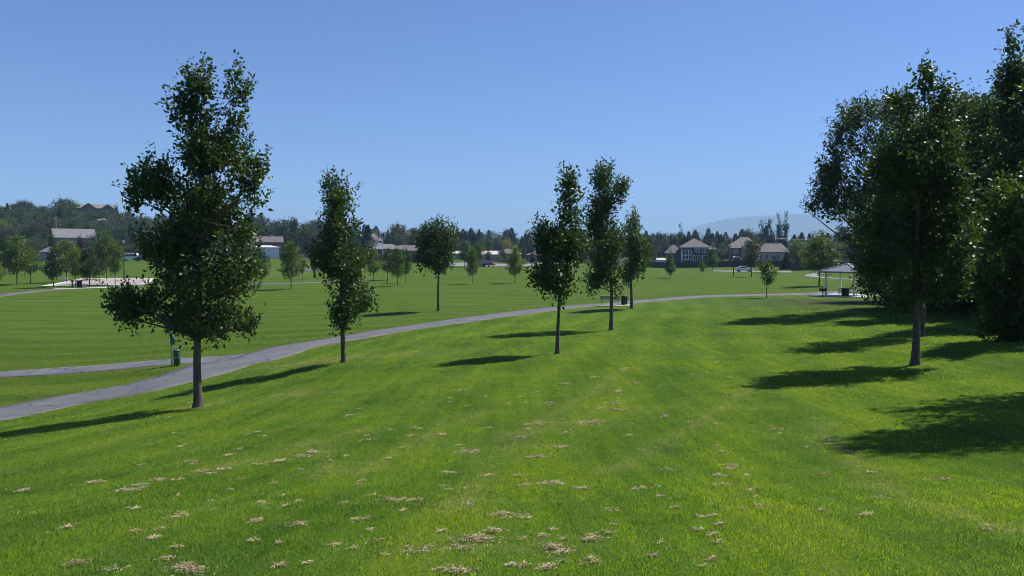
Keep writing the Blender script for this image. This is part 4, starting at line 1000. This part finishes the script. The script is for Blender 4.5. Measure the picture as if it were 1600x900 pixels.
fence('dark board fence in front of the slate blue and beige houses', [(1008, 246), (1060, 242), (1120, 240), (1180, 238), (1222, 236)], 1.8, M['fence'])
fence('dark board fence behind the wide loose tree and shelter', [(1236, 205), (1280, 208), (1330, 205), (1390, 200), (1480, 190)], 2.1, M['fence'])
fence('tall thin-barred metal fence at the left frame edge', [(-40, 165), (-10, 165), (22, 163)], 3.0, M['darkmetal'], 'metal_fence', 2.5, False)
fence('low dark fence in front of the dark roofed houses', [(585, 262), (620, 262), (668, 262)], 0.9, M['fence'])
fence('pale rail fence by the curved loop path', [(478, 236), (500, 236), (520, 236)], 1.1, M['steel'], 'rail_fence', 2.5, False)
# tan screen enclosure by the road
b0 = hit(745, 416.5); o = thing('tan_enclosure', 'tan board enclosure standing at the edge of the road', 'enclosure', (b0[0], b0[1] + 2, G(b0[0], b0[1] + 2)), 0)
MB().box((0, -1.5, .95), (4.7, .1, 1.9)).box((-2.3, 0, .95), (.1, 2.9, 1.9)).box((2.3, 0, .95), (.1, 2.9, 1.9)).box((0, 1.5, .95), (4.7, .1, 1.9)).build('panel', M['tan'], o)
for sx in (-2.35, 0, 2.35): MB().box((sx, -1.6, 1.0), (.14, .14, 2.0)).build('post', M['fence'], o)
# ------------------------------------------------------------------ vehicles
def car(name, label, loc, rz, paint, L_=4.6, H_=1.45, van=False):
    t = thing(name, label, 'van' if van else 'car', loc, rz)
    w = 1.8
    if van: low = [(-L_ / 2, .35), (L_ / 2, .35), (L_ / 2, 1.0), (L_ / 2 - .3, 1.15), (-L_ / 2, 1.15)]; cab = [(-L_ / 2 + .05, 1.14), (L_ / 2 - .5, 1.14), (L_ / 2 - 1.0, H_), (-L_ / 2 + .2, H_)]
    else: low = [(-L_ / 2, .38), (L_ / 2, .32), (L_ / 2 + .03, .62), (L_ / 2 - .25, .78), (L_ / 2 - 1.25, .95), (-L_ / 2 + .6, .98), (-L_ / 2 + .05, .92), (-L_ / 2 - .04, .6)]; cab = [(L_ / 2 - 1.3, .93), (L_ / 2 - 2.0, H_), (-L_ / 2 + 1.4, H_), (-L_ / 2 + .55, .95)]
    MB().prism(low, -w / 2, w / 2).build('body', M[paint], t, 0.09)
    cb = MB().prism(cab, -w / 2 + .14, w / 2 - .14).build('cabin', M[paint], t, 0.08)
    cm = np.mean(cab, 0)
    gl = [(cm[0] + (x - cm[0]) * .88, cm[1] + (z - cm[1]) * .68) for x, z in cab]
    MB().prism(gl, -w / 2 + .125, w / 2 - .125).build('window', M['glass'], cb)
    ws = [(cm[0] + (x - cm[0]) * 1.012, cm[1] + (z - cm[1]) * .72) for x, z in cab]
    MB().prism(ws, -w / 2 + .28, w / 2 - .28).build('windscreen', M['glass'], cb)
    for sx in (L_ / 2 - .95, -L_ / 2 + .95):
        for sy in (-1, 1):
            b = MB().tube([(sx, sy * (w / 2 - .2), .32), (sx, sy * (w / 2 + .01), .32)], .32, 18).build('wheel', M['rubber'], t)
            MB().tube([(sx, sy * (w / 2), .32), (sx, sy * (w / 2 + .03), .32)], .2, 14).build('rim', M['steel'], b)
    for sy in (-1, 1):
        MB().box((-L_ / 2 - .02, sy * .65, .72), (.08, .35, .18)).build('tail_light', M['redlens'], t)
        MB().box((L_ / 2 - .04, sy * .62, .62), (.12, .36, .14)).build('headlight', M['white'], t)
    return t
def gpt(px, py, dz=0.07): p = hit(px, py); return (p[0], p[1], G(p[0], p[1]) + dz)
car('parked_car', 'silver car parked on the pale pavement before the beige house', gpt(1162.5, 425.0), R(-4), 'carpaint')
car('parked_car', 'black car with red tail lights beside the tan enclosure', gpt(764, 417.0), R(60), 'darkcar')
x = ray(206, 400)[0] * 240
car('white_van', 'white van half hidden by trees at the top of the left lawn', (x, 240, G(x, 240)), R(5), 'white', 5.2, 2.3, True)
x = ray(222, 400)[0] * 236
car('dark_car', 'dark car parked beside the white van', (x, 236, G(x, 236)), R(0), 'darkcar')
p = gpt(771.5, 417.6); o = thing('traffic_drum', 'orange traffic drum standing behind the black car', 'traffic drum', p)
MB().lathe([(.36, 0), (.36, .08), (.28, .1), (.22, 1.0), (.16, 1.05)], 14).build('body', M['orange'], o); MB().lathe([(.262, .38), (.252, .55)], 14).build('stripe', M['white'], o)
# ------------------------------------------------------------------ park furniture
# bench seen from behind
p = hit(953, 478.2); be = thing('park_bench', 'green slatted park bench facing the path beside the black bin', 'bench', (p[0], p[1], G(p[0], p[1]) + 0.05), R(-7))
b = MB()
for z in (.52, .60, .68, .76): b.box((0, -.02 - (z - .5) * .18, z), (1.66, .035, .06))
b.build('backrest', M['greenbench'], be, 0.01)
b = MB()
for y in (.06, .17, .28, .39, .50): b.box((0, y, .45), (1.66, .085, .035))
b.build('seat', M['greenbench'], be, 0.01)
MB().box((0, -.09, .815), (1.70, .06, .035)).build('top_rail', M['white'], be)
for sx in (-.68, .68):
    MB().tube([(sx, .02, -.02), (sx, .0, .42), (sx, -.07, .82)], .026, 8).tube([(sx, .46, -.02), (sx, .46, .43)], .026, 8).tube([(sx, 0, .42), (sx, .5, .42)], .022, 8).build('leg', M['darkmetal'], be)
def litter_bin(label, loc, h=.78, r=.26, name='litter_bin', m='black'):
    t = thing(name, label, 'bin', loc)
    body = MB().lathe([(r * .86, 0), (r * .9, .03), (r, h * .86), (r * 1.04, h * .88)], 20).build('body', M[m], t, smooth=True)
    s = MB()
    for i in range(20):
        a = 2 * math.pi * i / 20; s.tube([(math.cos(a) * r * .91, math.sin(a) * r * .91, .04), (math.cos(a) * r * 1.02, math.sin(a) * r * 1.02, h * .86)], .014, 5)
    s.build('bar', M['darkmetal'], t)
    MB().lathe([(r * 1.08, h * .88), (r * 1.08, h * .92), (r * .75, h), (r * .45, h)], 20).build('lid', M[m], t, smooth=True)
    return t
p = hit(975.5, 477); litter_bin('black litter bin with flared lid beside the green bench', (p[0], p[1], G(p[0], p[1]) + .05))
litter_bin('black bin standing in front of the court', gpt(124, 449.5), .95, .36)
o = thing('court_post', 'short dark post with a box beside the bin at the court', 'post', gpt(113, 449.7))
MB().tube([(0, 0, -.05), (0, 0, .85)], .09, 10).build('pole', M['black'], o); MB().box((0, 0, .93), (.34, .26, .22)).build('box', M['black'], o, .02)

# dog waste station: pole, sign, bag dispenser; bin beside it
p = hit(268.5, 571.5); ws = thing('waste_station', 'dog waste post with a pale sign and green bag box at the path fork', 'sign post', (p[0], p[1], G(p[0], p[1])))
sc_ = p[1] / F
MB().box((0, 0, 62 * sc_ / 2), (.055, .055, 62 * sc_ + .1)).build('pole', M['steel'], ws)
sw, sh, sz0 = 6.6 * sc_, 17 * sc_, (571.5 - 514.5) * sc_
sg = MB().box((-.01, -.045, sz0), (sw, .012, sh)).build('sign', M['signface'], ws, .003)
k = MB(); y_ = -.0535
k.box((-.01, y_, sz0 + sh * .465), (sw * .96, .004, sh * .045)).box((-.01, y_, sz0 - sh * .465), (sw * .96, .004, sh * .045)).box((-.01 - sw * .46, y_, sz0), (sw * .05, .004, sh * .88)).box((-.01 + sw * .46, y_, sz0), (sw * .05, .004, sh * .88))
for row, (z, wds) in enumerate(((.30, (.5,)), (.18, (.24, .2)), (.02, (.16, .3)), (-.12, (.5,)), (-.26, (.22, .22)))):
    x0 = -sum(wds) / 2 * sw - .02 * sw * (len(wds) - 1)
    for w in wds: k.box((-.01 + x0 + w * sw / 2, y_, sz0 + z * sh), (w * sw, .004, sh * .06)); x0 += (w + .06) * sw
k.build('lettering', M['greenpaint'], sg)
dsp = MB().prism([(-.01, 0), (.19, 0), (.19, .26), (.10, .40), (-.01, .40)], -.11, .06).build('dispenser', M['greenpaint'], ws, .012); dsp.location = (0, 0, (571.5 - 538) * sc_)
MB().box((.2, -.03, .18), (.05, .06, .03)).build('spout', M['darkmetal'], dsp)
p2 = hit(275.3, 571.5); q_ = (p2[0] + .04, p2[1], G(p2[0], p2[1]))
wb = thing('waste_bin', 'dark green round waste bin beside the dog waste post', 'bin', q_)
MB().lathe([(.135, .05), (.15, .07), (.155, .66), (.15, .68)], 22).build('body', M['greenpaint'], wb, smooth=True)
MB().lathe([(.162, .66), (.165, .70), (.12, .745), (.03, .755)], 22).build('lid', M['greenpaint'], wb, smooth=True)
MB().lathe([(.158, .36), (.158, .40)], 22).build('band', M['steel'], wb); MB().tube([(0, 0, -.03), (0, 0, .06)], .05, 10).build('foot', M['darkmetal'], wb)

# picnic shelter
p = hit(1326.5, 463.5); s_ = p[1] / F; rot = R(40)
sh_o = thing('picnic_shelter', 'grey hip-roofed picnic shelter on pale posts by the grove', 'shelter', (p[0] + .3, p[1] + 1.2, G(p[0] + .3, p[1] + 1.2)), rot)
hh = 2.1; ez = 2.65; rise = .78
pk = MB(); R4 = [(-hh, -hh), (hh, -hh), (hh, hh), (-hh, hh)]
for i in range(4):
    (ax, ay), (bx_, by_) = R4[i], R4[(i + 1) % 4]
    n0 = np.array((ax, ay, ez)); n1 = np.array((bx_, by_, ez)); ap = np.array((0, 0, ez + rise)); pk.add([n0, n1, ap], [(0, 1, 2)])
    pk.add([n0, n1, n1 + (0, 0, -.14), n0 + (0, 0, -.14)], [(0, 1, 2, 3)])
    for k in range(1, 9):                 # standing seams
        f_ = k / 9; e = n0 * (1 - f_) + n1 * f_; g_ = min(f_, 1 - f_) * 2; mid_ = (n0 + n1) / 2; t_ = e + (ap - mid_) * g_
        pk.tube([e + (0, 0, .02), t_ + (0, 0, .02)], .018, 4, False)
rf = pk.build('roof', M['roof_seam'], sh_o)
b = MB()
for ax, ay in R4: b.tube([(ax, ay, ez + .03), (0, 0, ez + rise + .04)], .07, 6)
b.build('hip_cap', M['steel'], rf)
MB().box((0, 0, ez - .16), (2 * hh - .02, 2 * hh - .02, .03)).build('ceiling', M['steel'], rf)
for ax, ay in R4: MB().box((ax * .74, ay * .74, ez / 2 - .09), (.18, .18, ez - .16), 0).build('post', M['cream'], sh_o, .01)
px_, py_ = sh_o.location[:2]
V = []; k = 12
for j in range(k + 1):
    for i in range(k + 1):
        u, v_ = (i / k - .5) * 5.6, (j / k - .5) * 5.6; x, y = px_ + u * math.cos(rot) - v_ * math.sin(rot), py_ + u * math.sin(rot) + v_ * math.cos(rot); V.append((x, y, G(x, y) + .09))
Fa = [(j * (k + 1) + i, j * (k + 1) + i + 1, (j + 1) * (k + 1) + i + 1, (j + 1) * (k + 1) + i) for j in range(k) for i in range(k)]
so_ = tag(ob('shelter_pavement', mesh_np('shelter_pavement', V, Fa, M['conc'])), kind='structure')
so_.modifiers.new('thick', 'SOLIDIFY').thickness = 0.2
# picnic table
def fl(px, py, dy=0): q = hit(px, py); return (q[0], q[1] + dy, G(q[0], q[1] + dy) + .09)
pt = thing('picnic_table', 'dark metal picnic table with two benches under the shelter roof', 'picnic table', fl(1330, 463.2, 1.0), R(12))
MB().box((0, 0, .74), (1.8, .75, .05)).build('table_top', M['darkmetal'], pt, .01)
for sy in (-1, 1): MB().box((0, sy * .72, .45), (1.8, .27, .045)).build('seat', M['steel'], pt, .01)
for sx in (-.65, .65): MB().tube([(sx, -.3, .72), (sx, -.68, 0)], .03, 8).tube([(sx, .3, .72), (sx, .68, 0)], .03, 8).tube([(sx, -.8, .42), (sx, .8, .42)], .025, 8).build('leg', M['darkmetal'], pt)
litter_bin('black bin standing in front of the picnic table under the shelter', fl(1321, 464.2, .1), .82, .36)
gr = thing('park_grill', 'black box grill on a single post beside the shelter', 'grill', gpt(1285.7, 464.3, .0))
MB().tube([(0, 0, -.05), (0, 0, .62)], .055, 10).build('post', M['black'], gr)
MB().box((0, 0, .64), (.62, .42, .03)).box((0, .2, .78), (.62, .02, .26)).box((-.3, 0, .78), (.02, .42, .26)).box((.3, 0, .78), (.02, .42, .26)).box((0, -.2, .72), (.62, .02, .14)).build('firebox', M['black'], gr)
MB().box((0, 0, .86), (.58, .38, .02)).build('grate', M['darkmetal'], gr)
b = MB().tube([(-.2, -.2, .88), (-.2, -.34, .88)], .012, 6).tube([(.2, -.2, .88), (.2, -.34, .88)], .012, 6).build('handle', M['steel'], gr)

# poles
def pole(name, label, px, by, top, d=None, r=.07, m='darkmetal', head=None, cat='pole'):
    b = hit(px, by) if d is None else np.array((ray(px, by)[0] * d, d, 0.)); b[2] = G(b[0], b[1]); hgt = EYE + ray(px, top)[1] * b[1] - b[2]
    t = thing(name, label, cat, tuple(b)); MB().tube([(0, 0, -.1), (0, 0, hgt * .5), (0, 0, hgt)], [r, r * .85, r * .7], 10).build('pole', M[m], t)
    if head == 'lamp': MB().lathe([(.05, hgt), (.22, hgt + .1), (.2, hgt + .4), (.06, hgt + .5)], 12).build('lamp_head', M['steel'], t)
    if head == 'cross':
        MB().box((0, 0, hgt - 1.2), (2.2, .12, .14)).build('crossarm', M['tan'], t)
        for sx in (-.95, -.5, .5, .95): MB().lathe([(.05, hgt - 1.13), (.07, hgt - 1.0), (.03, hgt - .9)], 8, (sx, 0, 0)).build('insulator', M['steel'], t)
    if head == 'arm':
        MB().tube([(0, 0, hgt - .1), (-.7, -.1, hgt + .1), (-1.4, -.1, hgt + .1)], .05, 8).build('arm', M[m], t); MB().box((-1.7, -.1, hgt + .08), (.7, .25, .14)).build('lamp_head', M['steel'], t)
    return t, hgt, b
pole('lamp_post', 'slim dark lamp post on the lawn left of the silver car', 1146, 431, 404, r=.1, head='lamp', cat='lamp post')
pole('lamp_post', 'tall lamp post behind the court', 194, 438, 380, r=.1, head='lamp', cat='lamp post')
pole('lamp_post', 'white street lamp above the dark roofed house', 598, 395, 371, d=300, m='white', r=.14, head='arm', cat='street lamp')
pole('bollard', 'short dark bollard with a pale cap on the far lawn', 605, 444.5, 435, r=.09, head=None, cat='bollard')
pole('utility_pole', 'wooden utility pole above the grey roofed house', 88, 375, 337, d=322, m='tan', r=.16, head='cross', cat='utility pole')
_, hg, b1 = pole('utility_pole', 'utility pole above the garage wing of the beige house', 1215, 395, 369, d=330, m='barkgrey', r=.16, head='cross', cat='utility pole')
def wire(a, c): 
    m_ = (a + c) / 2 - np.array((0, 0, .5)); return [tuple(a), tuple((a + m_) / 2 - np.array((0, 0, .2))), tuple(m_), tuple((c + m_) / 2 - np.array((0, 0, .2))), tuple(c)]
tp = np.array((b1[0], b1[1], b1[2] + hg - .9))
w_ = MB().tube(wire(tp, tp + np.array((-34, 6, .0))), .035, 5).tube(wire(tp, tp + np.array((30, 0, .3))), .035, 5).build('power_line', M['steel'])
tag(w_, 'thin power line strung through the pole above the beige house', 'cable')
# flagpole with a hanging flag
t, hg, b1 = pole('flagpole', 'white flagpole with a limp flag on the hilltop', 192, 380, 307, d=470, m='white', r=.12, cat='flagpole')
fv_ = MB()
for i, mm in enumerate((0, 1, 2)):
    pass
MB().prism([(.1, hg - .4), (.55, hg - .7), (.8, hg - 1.9), (.7, hg - 3.4), (.45, hg - 4.2), (.1, hg - 3.0)], -.06, .06).build('flag', M['redlens'], t)
# small white box on the lawn by the court
o = thing('utility_box', 'low white utility box on the lawn behind the court path', 'utility box', gpt(100.5, 437.8, 0)); MB().box((0, 0, .24), (.8, .5, .48)).build('body', M['white'], o, .03); MB().box((0, 0, .505), (.86, .56, .05)).build('lid', M['white'], o, .01)

# ------------------------------------------------------------------ grass and clippings
def blades():
    rr = np.random.RandomState(77); PX = []; PY = []; HW = []; HH = []
    for y0, y1, dens, w, hgt in ((2.2, 6.5, 5200, .0036, .030), (6.5, 11, 2300, .0056, .031), (11, 18, 950, .0095, .032), (18, 28, 480, .015, .034), (28, 62, 150, .025, .038)):
        half = lambda yy: yy * 0.70 + 2.0
        area = (y1 - y0) * (half(y0) + half(y1)); k = int(area * dens)
        y = rr.uniform(y0, y1, k * 2); x = rr.uniform(-half(y1), half(y1), k * 2); ok = np.abs(x) < half(y); x, y = x[ok][:k], y[ok][:k]
        if y0 >= 28:
            ok = rr.rand(len(x)) < np.clip((64 - y) / 26, 0, 1); x, y = x[ok], y[ok]
        PX.append(x); PY.append(y); s = rr.uniform(.7, 1.3, len(x)); HW.append(w * s); HH.append(hgt * rr.uniform(.55, 1.25, len(x)))
    x = np.concatenate(PX); y = np.concatenate(PY); w = np.concatenate(HW); hgt = np.concatenate(HH)
    near = (y > 20)
    keep = np.ones(len(x), bool); ii = np.where(near)[0]
    for C, hw in ((MAIN, 1.5), (BRANCH, 1.15)): keep[ii] &= poly_dist(x[ii], y[ii], C) > hw + .02
    x, y, w, hgt = x[keep], y[keep], w[keep], hgt[keep]
    # uneven height in tufts
    tuft = 0.75 + 0.25 * np.sin(x * 5.1 + np.sin(y * 3.7) * 2) * np.sin(y * 4.3 + np.sin(x * 2.9) * 2) + 0.12 * np.sin(x * 17 + 1) * np.sin(y * 15)
    hgt = hgt * tuft; k = len(x); z = gz(x, y); a = rr.rand(k) * 6.28
    base = np.c_[x, y, z - .004]; lean = rr.uniform(.1, .75, k) * hgt; b = rr.rand(k) * 6.28
    d = np.c_[np.cos(a), np.sin(a), np.zeros(k)] * w[:, None]
    mid = base + np.c_[np.cos(b) * lean * .35, np.sin(b) * lean * .35, hgt * .6]; tip = base + np.c_[np.cos(b) * lean, np.sin(b) * lean, hgt]
    V = np.stack([base - d * .5, base + d * .5, mid + d * .45, mid - d * .45, tip + d * .12, tip - d * .12], 1).reshape(-1, 3)
    o_ = np.arange(k)[:, None] * 6; Fa = np.concatenate([o_ + [[0, 1, 2, 3]], o_ + [[3, 2, 4, 5]]], 1).reshape(-1, 4)
    rnd = rr.rand(k); dry = dry_field(x, y); zn = zone_field(x, y)
    me = mesh_np('grass', V, Fa, M['blade'], np.repeat(rnd, 2))
    for nm, val in (('dry', dry), ('zone', zn)):
        q = me.attributes.new(nm, 'FLOAT', 'FACE'); q.data.foreach_set('value', np.repeat(val, 2).astype(np.float32))
    tag(ob('grass', me), kind='stuff')
blades()

CLUMPS = [(35, 768, 26), (140, 756, 30), (192, 768, 30), (215, 760, 24), (250, 752, 26), (280, 750, 22), (330, 742, 24), (345, 735, 22), (300, 722, 20), (355, 712, 18), (375, 703, 14), (315, 738, 26), (430, 722, 30), (470, 715, 26), (490, 708, 20), (400, 728, 20),
          (105, 827, 34), (285, 810, 30), (205, 796, 14), (115, 884, 34), (175, 893, 44), (300, 893, 56), (265, 876, 30), (400, 816, 24), (395, 848, 20), (470, 822, 36), (410, 790, 26), (520, 722, 18), (565, 815, 40), (610, 783, 34), (648, 783, 22), (590, 848, 26), (660, 866, 34), (640, 866, 18),
          (715, 895, 48), (745, 845, 56), (720, 858, 44), (765, 832, 36), (780, 806, 40), (805, 813, 36), (850, 887, 50), (875, 858, 40), (880, 866, 34), (925, 847, 44), (740, 709, 40), (735, 706, 26), (805, 685, 34), (830, 664, 26), (845, 662, 20), (820, 672, 20), (855, 631, 22), (915, 660, 30), (885, 678, 22), (840, 697, 18), (870, 698, 26), (880, 700, 20),
          (955, 631, 26), (965, 642, 30), (940, 640, 20), (968, 612, 20), (960, 618, 22), (975, 577, 18), (985, 662, 14), (1042, 652, 18), (1040, 650, 12), (1045, 735, 18), (1000, 765, 22), (1135, 735, 28), (1130, 745, 30), (1125, 758, 26), (1145, 728, 22), (1215, 672, 16), (1218, 678, 14), (1263, 700, 18), (1290, 742, 20), (1170, 768, 22), (1185, 764, 16), (1090, 830, 26), (1160, 798, 18), (1285, 800, 20), (1350, 806, 24), (1295, 690, 14), (1325, 707, 16), (1360, 740, 16),
          (1448, 752, 16), (1475, 751, 22), (1550, 824, 20), (1540, 830, 14), (1370, 780, 22), (860, 757, 40), (905, 765, 30), (820, 760, 24), (845, 715, 26), (725, 610, 18), (885, 600, 16), (1120, 567, 10), (760, 620, 12), (650, 670, 20), (690, 680, 18), (760, 670, 16), (545, 650, 16), (560, 640, 12), (930, 590, 14), (995, 600, 12), (570, 690, 22), (620, 700, 20), (640, 682, 16), (700, 740, 22), (760, 745, 18), (960, 800, 24), (1030, 850, 22)]
def clippings():
    rr = np.random.RandomState(55); Vs = []; Fs = []; off = 0
    extra = [(rr.uniform(200, 1200), 600 + 290 * rr.rand() ** 0.8, rr.uniform(3, 9)) for _ in range(120)]
    for px, py, w in CLUMPS + extra:
        c = hit(px, py); r = w * c[1] / F * 0.52; big = min(1.0, r / 0.12); ang = rr.uniform(-.5, .9)
        ns = rr.randint(2, 6)
        for _s in range(ns):
            rx = r * rr.uniform(.25, .55); ry = rx * rr.uniform(.22, .8); cx = c[0] + rr.randn() * r * .45 * math.cos(ang); cy = c[1] + rr.randn() * r * .45 * math.sin(ang) + rr.randn() * r * .25
            lw = .0012 + .00036 * c[1]; ll = .034 + .0020 * c[1]
            k = int(np.clip(2.5 * rx * ry * 3.14 / (lw * ll), 12, 1000)); q = rr.randn(k, 2) * np.array([rx, ry]) * np.where(rr.rand(k) < .3, 1.5, .55)[:, None]
            top = np.exp(-((q / np.array([rx, ry])) ** 2).sum(1) * .9); lump = .5 + .5 * np.sin(q[:, 0] * 60 + _s) * np.sin(q[:, 1] * 70 + 2 * _s)
            h_ = .008 + .020 * big * top * (.3 + 1.2 * lump) + rr.rand(k) * .012
            x = cx + q[:, 0] * math.cos(ang) - q[:, 1] * math.sin(ang); y = cy + q[:, 0] * math.sin(ang) + q[:, 1] * math.cos(ang)
            P_ = np.c_[x, y, gz(x, y) + h_]; a = ang + rr.randn(k) * 0.75 + 3.14 * (rr.rand(k) < .5); D_ = np.c_[np.cos(a), np.sin(a), rr.uniform(-.16, .16, k)]; D_ /= np.linalg.norm(D_, axis=1)[:, None]
            V, Fa = leaf_quads(P_, D_, ll * rr.uniform(.5, 1.3, k), lw * rr.uniform(.7, 1.5, k), rr); Vs.append(V); Fs.append(Fa + off); off += len(V)
    tag(ob('grass_clippings', mesh_np('grass_clippings', np.concatenate(Vs), np.concatenate(Fs), M['straw'])), kind='stuff')
clippings()
